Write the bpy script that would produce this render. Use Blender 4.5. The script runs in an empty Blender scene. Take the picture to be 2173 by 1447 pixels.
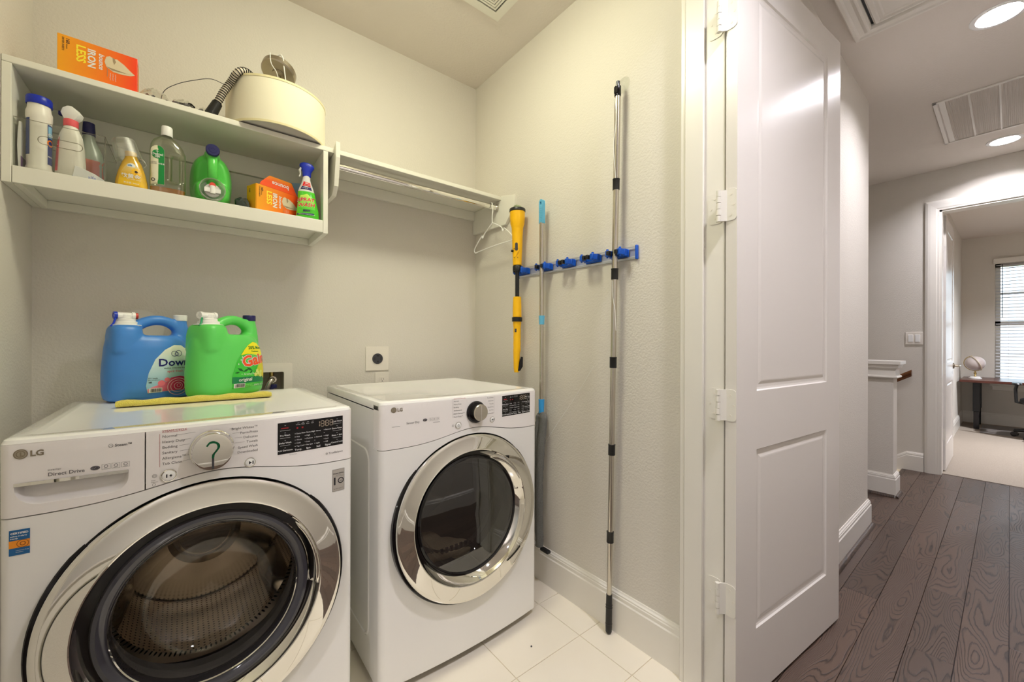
import bpy, bmesh, math, random
from math import pi, sin, cos, tan, radians as R
from mathutils import Vector, Matrix
from mathutils.geometry import delaunay_2d_cdt
from mathutils.bvhtree import BVHTree
random.seed(7)
C = bpy.context.scene.collection
SC = bpy.context.scene

# ------------------------------------------------------------------ camera, world, exposure
cd = bpy.data.cameras.new('camera'); cam = bpy.data.objects.new('camera', cd); C.objects.link(cam)
cd.sensor_width = 36; cd.sensor_fit = 'HORIZONTAL'; cd.lens = 14.0; cd.clip_start = 0.01; cd.clip_end = 200
cd.shift_y = 1.5 / 2173
cam.matrix_world = (Matrix.Translation((0, 0, 1.175)) @ Matrix.Rotation(-R(38.65), 4, 'Z')
                    @ Matrix.Rotation(R(90), 4, 'X') @ Matrix.Rotation(R(0.18), 4, 'Z'))
SC.camera = cam
SC.view_settings.view_transform = 'Standard'; SC.view_settings.look = 'None'
SC.view_settings.gamma = 1.0; SC.view_settings.use_curve_mapping = False
SC.view_settings.exposure = 1.38
W = bpy.data.worlds.new('overcast_sky'); SC.world = W; W.use_nodes = True
W.node_tree.nodes['Background'].inputs[0].default_value = (0.72, 0.86, 1.0, 1)
W.node_tree.nodes['Background'].inputs[1].default_value = 1.35
cy = SC.cycles
cy.use_denoising = True
try:
    cy.denoising_input_passes = 'RGB_ALBEDO_NORMAL'; cy.denoising_prefilter = 'ACCURATE'
except Exception: pass
cy.max_bounces = 12; cy.diffuse_bounces = 6; cy.glossy_bounces = 6; cy.transmission_bounces = 8; cy.transparent_max_bounces = 16
cy.sample_clamp_indirect = 6.0; cy.caustics_reflective = False; cy.caustics_refractive = False
CLOSET_L, CLOSET_C = 17.6, (1.0, 0.98, 0.72)
CAN_L, CAN_C = 340.0, (1.0, 0.97, 1.04)

# ------------------------------------------------------------------ materials
def lin(v):
    v /= 255.0
    return v / 12.92 if v <= 0.04045 else ((v + 0.055) / 1.055) ** 2.4
def rgb(r, g, b): return (lin(r), lin(g), lin(b), 1)
MATS = {}
def mat(name, col=(200, 200, 200), rough=0.5, metal=0.0, bump=None, coat=0.0, spec=0.5, sheen=0.0, emit=None, trans=0.0, ior=1.45, var=None):
    m = bpy.data.materials.new(name); m.use_nodes = True; nt = m.node_tree
    b = nt.nodes['Principled BSDF']
    b.inputs['Base Color'].default_value = rgb(*col); b.inputs['Roughness'].default_value = rough
    b.inputs['Metallic'].default_value = metal; b.inputs['Specular IOR Level'].default_value = spec
    b.inputs['Coat Weight'].default_value = coat; b.inputs['Coat Roughness'].default_value = 0.05
    b.inputs['Sheen Weight'].default_value = sheen; b.inputs['IOR'].default_value = ior
    b.inputs['Transmission Weight'].default_value = trans
    if emit:
        b.inputs['Emission Color'].default_value = (*emit[0], 1); b.inputs['Emission Strength'].default_value = emit[1]
    tc = nt.nodes.new('ShaderNodeTexCoord')
    if bump:
        sc, st, dist = bump
        n = nt.nodes.new('ShaderNodeTexNoise'); n.inputs['Scale'].default_value = sc; n.inputs['Detail'].default_value = 3
        bp = nt.nodes.new('ShaderNodeBump'); bp.inputs['Strength'].default_value = st; bp.inputs['Distance'].default_value = dist
        nt.links.new(tc.outputs['Object'], n.inputs['Vector']); nt.links.new(n.outputs[0], bp.inputs['Height'])
        nt.links.new(bp.outputs[0], b.inputs['Normal'])
    if var:
        sc, c2 = var
        n = nt.nodes.new('ShaderNodeTexNoise'); n.inputs['Scale'].default_value = sc; n.inputs['Detail'].default_value = 4
        mx = nt.nodes.new('ShaderNodeMix'); mx.data_type = 'RGBA'
        mx.inputs[6].default_value = rgb(*col); mx.inputs[7].default_value = rgb(*c2)
        nt.links.new(tc.outputs['Object'], n.inputs['Vector']); nt.links.new(n.outputs[0], mx.inputs[0])
        nt.links.new(mx.outputs[2], b.inputs['Base Color'])
    MATS[name] = m
    return m
def glassy(name, tint, refl=0.08, rough=0.02):
    """thin clear sheet: tinted see-through plus mirror sheen by fresnel"""
    m = bpy.data.materials.new(name); m.use_nodes = True; nt = m.node_tree
    nt.nodes.remove(nt.nodes['Principled BSDF']); out = nt.nodes['Material Output']
    t = nt.nodes.new('ShaderNodeBsdfTransparent'); t.inputs[0].default_value = (*tint, 1)
    g = nt.nodes.new('ShaderNodeBsdfGlossy'); g.inputs['Roughness'].default_value = rough; g.inputs[0].default_value = (1, 1, 1, 1)
    lw = nt.nodes.new('ShaderNodeLayerWeight'); lw.inputs[0].default_value = 0.5
    pw = nt.nodes.new('ShaderNodeMath'); pw.operation = 'POWER'; pw.inputs[1].default_value = 4.0; nt.links.new(lw.outputs['Facing'], pw.inputs[0])
    f = nt.nodes.new('ShaderNodeMath'); f.operation = 'MULTIPLY_ADD'; f.inputs[1].default_value = 0.85; f.inputs[2].default_value = refl; nt.links.new(pw.outputs[0], f.inputs[0])
    mx = nt.nodes.new('ShaderNodeMixShader')
    nt.links.new(f.outputs[0], mx.inputs[0]); nt.links.new(t.outputs[0], mx.inputs[1]); nt.links.new(g.outputs[0], mx.inputs[2])
    nt.links.new(mx.outputs[0], out.inputs[0])
    return m
M_WALL = mat('wall_paint', (213, 208, 199), 0.75, bump=(130, 0.35, 0.004), spec=0.3)
M_CEIL = mat('ceiling_paint', (222, 215, 207), 0.85, bump=(90, 0.3, 0.004), spec=0.2)
M_TRIM = mat('white_trim', (226, 222, 214), 0.28, bump=(60, 0.05, 0.002))
M_DOOR = mat('door_paint', (222, 217, 212), 0.27, bump=(220, 0.06, 0.001))
M_SHELF = mat('shelf_paint', (228, 226, 216), 0.35)
M_ENAMEL = mat('white_enamel', (234, 233, 230), 0.16, coat=0.5)
M_LID = mat('glossy_lid_enamel', (234, 233, 230), 0.05, coat=0.6)
M_PANEL = mat('white_plastic', (236, 232, 230), 0.28)
M_WPLAST = mat('outlet_plastic', (226, 220, 210), 0.35)
M_CHROME = mat('chrome', (232, 230, 224), 0.03, 1.0)
M_STEEL = mat('brushed_steel', (200, 194, 184), 0.22, 1.0)
M_NICKEL = mat('brushed_nickel', (178, 168, 150), 0.32, 1.0, bump=(300, 0.05, 0.001))
M_BLACK = mat('black_plastic', (26, 26, 27), 0.4)
M_GLOSSBLACK = mat('gloss_black', (16, 14, 18), 0.06)
M_DGREY = mat('dark_grey', (60, 60, 66), 0.35)
M_SMOKE = mat('smoked_plastic', (52, 52, 60), 0.10, coat=0.6)
M_RUBBER = mat('grey_rubber', (92, 92, 94), 0.5)
M_INK = mat('grey_ink', (96, 92, 96), 0.5)
M_INKD = mat('dark_ink', (40, 38, 44), 0.5)
M_INKR = mat('red_ink', (176, 52, 62), 0.5)
M_INKW = mat('white_ink', (226, 226, 226), 0.5)
M_TAN = mat('logo_tan', (140, 128, 110), 0.35, 0.4)
M_YELLOW = mat('yellow_plastic', (244, 186, 8), 0.42)
M_BLUE = mat('blue_plastic', (14, 84, 190), 0.4)
M_CYAN = mat('light_blue_plastic', (98, 178, 214), 0.4)
M_CLOTH = mat('yellow_cloth', (250, 236, 110), 0.95, bump=(420, 1.0, 0.006), sheen=0.4, var=(60, (240, 222, 84)))
M_JUGB = mat('blue_jug_plastic', (70, 136, 216), 0.34, spec=0.45)
M_JUGG = mat('green_jug_plastic', (96, 208, 96), 0.34, spec=0.45)
M_JUGG2 = mat('green_shelf_jug_plastic', (92, 206, 84), 0.3)
M_WHITEP = mat('white_cap_plastic', (238, 238, 236), 0.35)
M_NAVY = mat('navy_plastic', (34, 34, 92), 0.4)
M_ROYAL = mat('royal_blue_plastic', (22, 46, 178), 0.35)
M_PINK = mat('pink_plastic', (232, 96, 104), 0.4)
M_WBOT = mat('white_bottle_plastic', (232, 228, 220), 0.38)
M_SHADE = mat('lamp_shade_fabric', (232, 226, 204), 0.9, bump=(500, 0.15, 0.001))
M_DIFF = mat('shade_diffuser', (200, 196, 194), 0.6)
M_GOLD = mat('golden_liquid', (222, 176, 62), 0.22, coat=0.3)
M_AMBER = mat('amber_liquid', (168, 108, 34), 0.15)
M_OAK = mat('handrail_wood', (112, 66, 28), 0.35, var=(14, (70, 38, 16)))
M_TOWEL = mat('towel', (206, 186, 160), 0.95, bump=(160, 0.8, 0.006))
M_MICRO = mat('grey_microfibre', (150, 150, 146), 0.95, bump=(500, 1.0, 0.006), var=(300, (96, 96, 96)))
M_CARPET = mat('carpet', (178, 166, 152), 0.98, bump=(500, 0.8, 0.008), var=(140, (162, 150, 136)))
M_DESK = mat('desk_wood', (92, 50, 38), 0.3, var=(6, (70, 36, 28)))
M_MATT = mat('chair_mat', (118, 112, 108), 0.35)
M_GROUT = mat('grout', (214, 200, 172), 0.9)
M_SLAT = mat('blind_slat', (214, 214, 220), 0.4)
M_ALU = mat('aluminium', (196, 198, 206), 0.35, 0.6)
M_BRASS = mat('brass', (196, 170, 110), 0.3, 0.9)
M_GLOBE = mat('globe_paper', (214, 204, 198), 0.4, var=(3.0, (188, 176, 176)))
M_CLEAR = glassy('clear_plastic', (0.93, 0.94, 0.92), 0.07)
M_PANE = glassy('window_glass', (0.96, 0.98, 0.97), 0.05)
M_DARKGLASS = glassy('dryer_window_glass', (0.36, 0.36, 0.34), 0.11)
M_BOWL = glassy('washer_bowl_glass', (0.76, 0.72, 0.66), 0.05)
M_FOLI = mat('foliage', (120, 150, 96), 0.9, var=(3, (70, 100, 50)))
M_LAWN = mat('lawn', (150, 170, 110), 0.95, var=(2, (120, 140, 84)))
M_ROAD = mat('road', (190, 190, 188), 0.9)
def lamp_mat(name, col, st):
    m = bpy.data.materials.new(name); m.use_nodes = True; nt = m.node_tree
    nt.nodes.remove(nt.nodes['Principled BSDF']); e = nt.nodes.new('ShaderNodeEmission')
    e.inputs[0].default_value = (*col, 1); e.inputs[1].default_value = st
    nt.links.new(e.outputs[0], nt.nodes['Material Output'].inputs[0]); return m
M_LAMP = lamp_mat('closet_lamp_glow', CLOSET_C, CLOSET_L)
M_CAN = lamp_mat('can_lamp_glow', CAN_C, CAN_L)

def wood_mat():
    m = bpy.data.materials.new('dark_oak_plank'); m.use_nodes = True; nt = m.node_tree; N = nt.nodes.new; L = nt.links.new
    b = nt.nodes['Principled BSDF']
    tc = N('ShaderNodeTexCoord'); oi = N('ShaderNodeObjectInfo')
    mul = N('ShaderNodeMath'); mul.operation = 'MULTIPLY'; mul.inputs[1].default_value = 37.0; L(oi.outputs['Random'], mul.inputs[0])
    add = N('ShaderNodeVectorMath'); add.operation = 'ADD'; L(tc.outputs['Object'], add.inputs[0]); L(mul.outputs[0], add.inputs[1])
    mp = N('ShaderNodeMapping'); mp.inputs['Scale'].default_value = (1.15, 7.0, 1); L(add.outputs[0], mp.inputs[0])
    n1 = N('ShaderNodeTexNoise'); n1.inputs['Scale'].default_value = 1.0; n1.inputs['Detail'].default_value = 1.6; n1.inputs['Roughness'].default_value = 0.42
    n1.inputs['Distortion'].default_value = 0.15; L(mp.outputs[0], n1.inputs['Vector'])
    mf = N('ShaderNodeMath'); mf.operation = 'MULTIPLY'; mf.inputs[1].default_value = 46.0; L(n1.outputs[0], mf.inputs[0])
    # small jitter so that the rings are ragged
    mp2 = N('ShaderNodeMapping'); mp2.inputs['Scale'].default_value = (18, 160, 1); L(add.outputs[0], mp2.inputs[0])
    n2 = N('ShaderNodeTexNoise'); n2.inputs['Scale'].default_value = 1.0; n2.inputs['Detail'].default_value = 3; L(mp2.outputs[0], n2.inputs['Vector'])
    ad = N('ShaderNodeMath'); ad.operation = 'MULTIPLY_ADD'; ad.inputs[1].default_value = 0.55; L(n2.outputs[0], ad.inputs[0]); L(mf.outputs[0], ad.inputs[2])
    fr = N('ShaderNodeMath'); fr.operation = 'FRACT'; L(ad.outputs[0], fr.inputs[0])
    cr = N('ShaderNodeValToRGB'); L(fr.outputs[0], cr.inputs[0])
    e = cr.color_ramp.elements; e[0].position = 0.0; e[0].color = (0, 0, 0, 1); e[1].position = 0.30; e[1].color = (1, 1, 1, 1)
    e2 = cr.color_ramp.elements.new(0.9); e2.color = (0.9, 0.9, 0.9, 1); e3 = cr.color_ramp.elements.new(1.0); e3.color = (0.1, 0.1, 0.1, 1)
    mx = N('ShaderNodeMix'); mx.data_type = 'RGBA'; mx.inputs[6].default_value = rgb(34, 24, 20); mx.inputs[7].default_value = rgb(86, 68, 57)
    L(cr.outputs[0], mx.inputs[0])
    hs = N('ShaderNodeHueSaturation'); L(mx.outputs[2], hs.inputs['Color'])
    mr = N('ShaderNodeMapRange'); mr.inputs[3].default_value = 0.75; mr.inputs[4].default_value = 1.2; L(oi.outputs['Random'], mr.inputs[0]); L(mr.outputs[0], hs.inputs['Value'])
    L(hs.outputs[0], b.inputs['Base Color'])
    b.inputs['Roughness'].default_value = 0.36
    bp = N('ShaderNodeBump'); bp.inputs['Strength'].default_value = 0.45; bp.inputs['Distance'].default_value = 0.0007
    L(cr.outputs[0], bp.inputs['Height']); L(bp.outputs[0], b.inputs['Normal'])
    return m
M_WOOD = wood_mat()
def tile_mat():
    m = mat('ceramic_tile', (232, 225, 211), 0.16, var=(5, (226, 217, 200)))
    return m
M_TILE = tile_mat()
def drum_mat():
    m = bpy.data.materials.new('perforated_drum'); m.use_nodes = True; nt = m.node_tree; N = nt.nodes.new; L = nt.links.new
    b = nt.nodes['Principled BSDF']; b.inputs['Metallic'].default_value = 1; b.inputs['Roughness'].default_value = 0.33
    uv = N('ShaderNodeTexCoord'); mp = N('ShaderNodeMapping'); L(uv.outputs['UV'], mp.inputs[0]); mp.inputs['Scale'].default_value = (1, 1, 1)
    v = N('ShaderNodeTexVoronoi'); v.inputs['Scale'].default_value = 1.0; v.inputs['Randomness'].default_value = 0.08; L(mp.outputs[0], v.inputs['Vector'])
    cr = N('ShaderNodeValToRGB'); L(v.outputs['Distance'], cr.inputs[0]); e = cr.color_ramp.elements
    e[0].position = 0.16; e[0].color = (0.02, 0.015, 0.012, 1); e[1].position = 0.24; e[1].color = (0.78, 0.70, 0.60, 1)
    L(cr.outputs[0], b.inputs['Base Color']); bp = N('ShaderNodeBump'); bp.inputs['Distance'].default_value = 0.002; L(cr.outputs[0], bp.inputs['Height']); L(bp.outputs[0], b.inputs['Normal'])
    return m
M_DRUM = drum_mat()
def grad_mat(name, c1, c2, axis, a, b_, rough=0.4, c3=None):
    """printed colour running from c1 at a to c2 at b along an object axis"""
    m = bpy.data.materials.new(name); m.use_nodes = True; nt = m.node_tree; N = nt.nodes.new; L = nt.links.new
    b = nt.nodes['Principled BSDF']; b.inputs['Roughness'].default_value = rough
    tc = N('ShaderNodeTexCoord'); sp = N('ShaderNodeSeparateXYZ'); L(tc.outputs['Object'], sp.inputs[0])
    mr = N('ShaderNodeMapRange'); mr.inputs[1].default_value = a; mr.inputs[2].default_value = b_; L(sp.outputs['XYZ'.index(axis)], mr.inputs[0])
    cr = N('ShaderNodeValToRGB'); L(mr.outputs[0], cr.inputs[0]); cr.color_ramp.elements[0].color = rgb(*c1); cr.color_ramp.elements[1].color = rgb(*c2)
    if c3: cr.color_ramp.elements.new(0.5).color = rgb(*c3)
    L(cr.outputs[0], b.inputs['Base Color']); return m

# ------------------------------------------------------------------ geometry helpers: geo = (verts, faces)
def join(*gs):
    V, F = [], []
    for v, f in gs:
        o = len(V); V += [tuple(p) for p in v]; F += [tuple(i + o for i in q) for q in f]
    return V, F
def xf(g, m): return [tuple(m @ Vector(p)) for p in g[0]], g[1]
def mv(g, x=0, y=0, z=0): return [(p[0] + x, p[1] + y, p[2] + z) for p in g[0]], g[1]
def box(x0, x1, y0, y1, z0, z1):
    x0, x1 = sorted((x0, x1)); y0, y1 = sorted((y0, y1)); z0, z1 = sorted((z0, z1))
    v = [(x, y, z) for z in (z0, z1) for x, y in ((x0, y0), (x1, y0), (x1, y1), (x0, y1))]
    return v, [(3, 2, 1, 0), (4, 5, 6, 7), (0, 1, 5, 4), (1, 2, 6, 5), (2, 3, 7, 6), (3, 0, 4, 7)]
def loft(rings, caps=True, close=True):
    n = len(rings[0]); V = [p for r in rings for p in r]; F = []
    for i in range(len(rings) - 1):
        for j in range(n if close else n - 1):
            k = (j + 1) % n
            F.append((i * n + j, i * n + k, (i + 1) * n + k, (i + 1) * n + j))
    if caps:
        F.append(tuple(range(n - 1, -1, -1))); F.append(tuple((len(rings) - 1) * n + j for j in range(n)))
    return V, F
def frame(d):
    d = Vector(d).normalized(); u = d.orthogonal().normalized()
    if abs(d.z) < 0.95: u = d.cross(Vector((0, 0, 1))).normalized()
    return d, u, d.cross(u)
def cyl(p0, p1, r0, r1=None, n=20, caps=True):
    r1 = r0 if r1 is None else r1; p0, p1 = Vector(p0), Vector(p1); d, u, w = frame(p1 - p0)
    return loft([[tuple(p + (u * cos(2 * pi * i / n) + w * sin(2 * pi * i / n)) * r) for i in range(n)] for p, r in ((p0, r0), (p1, r1))], caps)
def tube(pts, r, n=10, caps=True):
    pts = [Vector(p) for p in pts]; rs = r if isinstance(r, (list, tuple)) else [r] * len(pts); rings = []; pu = None
    for i, p in enumerate(pts):
        d = (pts[min(i + 1, len(pts) - 1)] - pts[max(i - 1, 0)]).normalized()
        if pu is None: u = frame(d)[1]
        else: u = (pu - d * pu.dot(d)).normalized()
        pu = u; w = d.cross(u)
        rings.append([tuple(p + (u * cos(2 * pi * k / n) + w * sin(2 * pi * k / n)) * rs[i]) for k in range(n)])
    return loft(rings, caps)
def smoothpath(pts, k=6):
    P = [Vector(p) for p in pts]; out = []
    for i in range(len(P) - 1):
        a, b, c, d = P[max(i - 1, 0)], P[i], P[i + 1], P[min(i + 2, len(P) - 1)]
        for t in range(k):
            s = t / k
            out.append(0.5 * ((2 * b) + (c - a) * s + (2 * a - 5 * b + 4 * c - d) * s * s + (3 * b - a - 3 * c + d) * s ** 3))
    return [tuple(p) for p in out] + [tuple(P[-1])]
def lathe(prof, n=32, axis='Z', c=(0, 0, 0)):
    """prof: (r, h). axis Z: h up. axis Y: h towards -Y"""
    rings = []
    for r, h in prof:
        r = max(r, 1e-5)
        if axis == 'Z': rings.append([(c[0] + r * cos(2 * pi * i / n), c[1] + r * sin(2 * pi * i / n), c[2] + h) for i in range(n)])
        elif axis == 'Y': rings.append([(c[0] + r * cos(2 * pi * i / n), c[1] - h, c[2] + r * sin(2 * pi * i / n)) for i in range(n)])
        else: rings.append([(c[0] + h, c[1] + r * cos(2 * pi * i / n), c[2] + r * sin(2 * pi * i / n)) for i in range(n)])
    return loft(rings, caps=False)
def sup(cx, cy, z, a, b, e=2.0, n=32):
    o = []
    for i in range(n):
        t = 2 * pi * i / n; ct, st = cos(t), sin(t)
        o.append((cx + a * abs(ct) ** (2 / e) * (1 if ct >= 0 else -1), cy + b * abs(st) ** (2 / e) * (1 if st >= 0 else -1), z))
    return o
def suploft(rows, n=32, e=2.0):
    """rows: (z, cx, cy, a, b[, e])"""
    return loft([sup(r[1], r[2], r[0], r[3], r[4], r[5] if len(r) > 5 else e, n) for r in rows])
def prism(poly, a, b, axis='Y'):
    def P(u, v, h): return (u, h, v) if axis == 'Y' else ((u, v, h) if axis == 'Z' else (h, u, v))
    return loft([[P(u, v, a) for u, v in poly], [P(u, v, b) for u, v in poly]])
def rrect(x0, x1, z0, z1, r, k=5):
    o = []
    for cx, cz, a0 in ((x1 - r, z1 - r, 0), (x0 + r, z1 - r, 90), (x0 + r, z0 + r, 180), (x1 - r, z0 + r, 270)):
        for i in range(k + 1):
            t = R(a0 + 90 * i / k); o.append((cx + r * cos(t), cz + r * sin(t)))
    return o
def circ(cx, cz, r, n=48, rz=None): return [(cx + r * cos(2 * pi * i / n), cz + (rz or r) * sin(2 * pi * i / n)) for i in range(n)]
def inpoly(x, y, P):
    c = False; j = len(P) - 1
    for i in range(len(P)):
        if (P[i][1] > y) != (P[j][1] > y) and x < (P[j][0] - P[i][0]) * (y - P[i][1]) / (P[j][1] - P[i][1]) + P[i][0]: c = not c
        j = i
    return c
def region(outer, holes=(), step=0.02, f=None):
    """flat sheet bounded by outer with holes cut out, in 2-D, lifted by f(u, v) -> xyz"""
    pts, edges = [], []
    for poly in [outer] + list(holes):
        o = len(pts); pts += [Vector(p) for p in poly]; edges += [(o + i, o + (i + 1) % len(poly)) for i in range(len(poly))]
    xs = [p[0] for p in outer]; ys = [p[1] for p in outer]
    x = min(xs) + step * 0.5
    while x < max(xs):
        y = min(ys) + step * 0.5
        while y < max(ys):
            if inpoly(x, y, outer) and not any(inpoly(x, y, h) for h in holes): pts.append(Vector((x + 1e-5 * (len(pts) % 7), y)))
            y += step
        x += step
    v, e, fc, *_ = delaunay_2d_cdt(pts, edges, [], 0, 1e-7)
    F = []
    for t in fc:
        cx = sum(v[i][0] for i in t) / len(t); cy_ = sum(v[i][1] for i in t) / len(t)
        if inpoly(cx, cy_, outer) and not any(inpoly(cx, cy_, h) for h in holes): F.append(tuple(t))
    return [tuple(f(p[0], p[1])) for p in v], F
def obj(name, g, m, parent=None, bevel=0, smooth=35, label=None, kind=None, seg=2, recalc=True):
    me = bpy.data.meshes.new(name); me.from_pydata([tuple(p) for p in g[0]], [], [tuple(f) for f in g[1]])
    if recalc:
        bm = bmesh.new(); bm.from_mesh(me); bmesh.ops.recalc_face_normals(bm, faces=bm.faces); bm.to_mesh(me); bm.free()
    me.materials.append(m)
    if smooth:
        me.polygons.foreach_set('use_smooth', [True] * len(me.polygons)); me.set_sharp_from_angle(angle=R(smooth))
    o = bpy.data.objects.new(name, me); C.objects.link(o)
    if parent: o.parent = parent
    if bevel:
        b = o.modifiers.new('bevel', 'BEVEL'); b.width = bevel; b.segments = seg; b.limit_method = 'ANGLE'; b.angle_limit = R(40); b.harden_normals = False
    if label: o['label'] = label
    if kind: o['kind'] = kind
    return o
def thing(name, label, cat, loc=(0, 0, 0), rz=0, group=None, rot=None):
    o = bpy.data.objects.new(name, None); C.objects.link(o); o.empty_display_size = 0.05
    o.location = loc; o.rotation_euler = rot or (0, 0, rz); o['label'] = label; o['category'] = cat
    if group: o['group'] = group
    return o
def tag(o, label, cat, group=None):
    o['label'] = label; o['category'] = cat
    if group: o['group'] = group
    return o
def struct(name, g, m, **k):
    o = obj(name, g, m, **k); o['kind'] = 'structure'; return o
FONT_CACHE = {}
def text_geo(s, size=0.01, bold=0.0, align='LEFT', shear=0.0, sx=1.0):
    key = (s, bold, align, shear)
    if key not in FONT_CACHE:
        cu = bpy.data.curves.new('t', 'FONT'); cu.body = s; cu.size = 1.0; cu.align_x = align; cu.shear = shear; cu.resolution_u = 2; cu.offset = bold
        o = bpy.data.objects.new('t', cu); me = bpy.data.meshes.new_from_object(o)
        FONT_CACHE[key] = ([tuple(v.co) for v in me.vertices], [tuple(p.vertices) for p in me.polygons])
        bpy.data.objects.remove(o); bpy.data.curves.remove(cu); bpy.data.meshes.remove(me)
    v, f = FONT_CACHE[key]
    return [(p[0] * size * sx, p[1] * size, 0) for p in v], f
def put(g, place, u=0, v=0, rot=0):
    """2-D geometry (in xy) turned, shifted and laid on a surface by place(u, v)"""
    c, s = cos(rot), sin(rot)
    return [tuple(place(p[0] * c - p[1] * s + u, p[0] * s + p[1] * c + v)) for p in g[0]], g[1]
def letters(name, items, m, parent, place, label=None):
    """items: (text, u, v, size[, align[, bold[, rot[, shear]]]])"""
    gs = []
    for it in items:
        s, u, v, size = it[:4]; al = it[4] if len(it) > 4 else 'LEFT'; bo = it[5] if len(it) > 5 else 0.0
        ro = it[6] if len(it) > 6 else 0; sh = it[7] if len(it) > 7 else 0
        gs.append(put(text_geo(s, size, bo, al, sh), place, u, v, ro))
    return obj(name, join(*gs), m, parent, smooth=0, label=label, recalc=False)
def flat2(poly): return [(x, y, 0) for x, y in poly], [tuple(range(len(poly)))]
def rect2(x0, x1, y0, y1): return flat2([(x0, y0), (x1, y0), (x1, y1), (x0, y1)])
def ring2(cx, cy_, r, w, n=32, ry=None):
    a = circ(cx, cy_, r, n, ry); b = circ(cx, cy_, r - w, n, (ry or r) - w)
    return [(x, y, 0) for x, y in a + b], [(i, (i + 1) % n, n + (i + 1) % n, n + i) for i in range(n)]
def remeshed(g, voxel, it=6, fac=0.5):
    """fuse overlapping solids into one skin and relax it"""
    me = bpy.data.meshes.new('tmp'); me.from_pydata([tuple(p) for p in g[0]], [], g[1])
    bm = bmesh.new(); bm.from_mesh(me); bmesh.ops.recalc_face_normals(bm, faces=bm.faces); bm.to_mesh(me); bm.free()
    o = bpy.data.objects.new('tmp', me); C.objects.link(o)
    r = o.modifiers.new('r', 'REMESH'); r.mode = 'VOXEL'; r.voxel_size = voxel
    s = o.modifiers.new('s', 'SMOOTH'); s.iterations = it; s.factor = fac
    bpy.context.view_layer.update(); dg = bpy.context.evaluated_depsgraph_get()
    m2 = bpy.data.meshes.new_from_object(o.evaluated_get(dg))
    out = ([tuple(v.co) for v in m2.vertices], [tuple(p.vertices) for p in m2.polygons])
    bpy.data.objects.remove(o); bpy.data.meshes.remove(me); bpy.data.meshes.remove(m2); return out
def onto(g, back=0.0008):
    """place function that drops (u, v) = (x, z) on the -Y side of g"""
    b = BVHTree.FromPolygons([Vector(p) for p in g[0]], [list(f) for f in g[1]])
    def place(u, v):
        h = b.ray_cast(Vector((u, -1, v)), Vector((0, 1, 0)))
        y = h[0].y if h[0] else 0.0
        return (u, y - back, v)
    return place
def copy_tree(o, parent=None):
    c = o.copy(); C.objects.link(c)
    if parent: c.parent = parent
    for ch in list(o.children): copy_tree(ch, c)
    return c

# ================================================================== ROOM SHELL
H = 2.725; HT = 2.95
BX0, BX1, BZ0, BZ1 = 0.165, 0.320, 0.86, 1.038      # recess of the washer supply box
struct('wall_back', join(box(-.55, BX0, 2.055, 2.175, 0, HT), box(BX1, 1.47, 2.055, 2.175, 0, HT),
                         box(BX0, BX1, 2.055, 2.175, 0, BZ0), box(BX0, BX1, 2.055, 2.175, BZ1, HT)), M_WALL, smooth=0)
struct('wall_left', box(-.545, -.425, .70, 2.055, 0, HT), M_WALL, smooth=0)
struct('wall_right', box(1.352, 1.47, .70, 2.055, 0, HT), M_WALL, smooth=0)
struct('wall_front', join(box(1.345, 3.40, .572, .70, 0, HT), box(-2.6, -.445, .572, .70, 0, HT), box(-.445, 1.345, .572, .70, 2.475, HT)), M_WALL, smooth=0)
struct('wall_stairwell', join(box(3.28, 3.40, .70, 1.72, 0, HT), box(3.40, 4.30, 1.60, 1.72, 0, HT), box(4.20, 4.33, 1.72, 3.0, -2, HT),
                              box(4.20, 5.32, 3.0, 3.12, -2.6, HT)), M_WALL, smooth=0)
struct('wall_hall_end', join(box(5.2, 5.32, .395, 3.0, -2.6, HT), box(5.2, 5.32, -.42, .395, 2.365, HT), box(5.2, 5.32, -.62, -.42, 0, HT)), M_WALL, smooth=0)
struct('wall_hall_side', join(box(-2.6, 5.2, -.62, -.50, 0, HT)), M_WALL, smooth=0)
struct('wall_hall_start', join(box(-2.72, -2.6, -.62, -.36, 0, HT), box(-2.72, -2.6, .40, .70, 0, HT), box(-2.72, -2.6, -.36, .40, 0, .75), box(-2.72, -2.6, -.36, .40, 2.15, HT)), M_WALL, smooth=0)
struct('wall_office_left', box(5.32, 9.12, .455, .575, 0, HT), M_WALL, smooth=0)
struct('wall_office_far', join(box(9.0, 9.12, .135, .455, 0, HT), box(9.0, 9.12, -.80, .135, 0, .60), box(9.0, 9.12, -.80, .135, 2.315, HT), box(9.0, 9.12, -3.0, -.80, 0, HT)), M_WALL, smooth=0)
struct('wall_office_right', join(box(5.32, 9.12, -3.12, -3.0, 0, HT), box(5.2, 5.32, -3.12, -.62, 0, HT)), M_WALL, smooth=0)

CANS = [(2.96, .035), (4.83, .028), (1.09, .03), (-.78, .03)]
holes = [circ(x, y, .072, 32) for x, y in CANS] + [circ(7.0, -1.0, .072, 32)]
struct('ceiling', join(region([(-2.7, -.6), (9.1, -.6), (9.1, .57), (5.3, .57), (5.3, 3.1), (-2.7, 3.1)], holes[:4], .5, lambda u, v: (u, v, H)),
                       region([(5.3, -3.1), (9.1, -3.1), (9.1, -.6), (5.3, -.6)], holes[4:], .5, lambda u, v: (u, v, H)),
                       box(-2.8, 9.2, -3.2, 3.2, HT, HT + .05)), M_CEIL, smooth=0)

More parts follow.
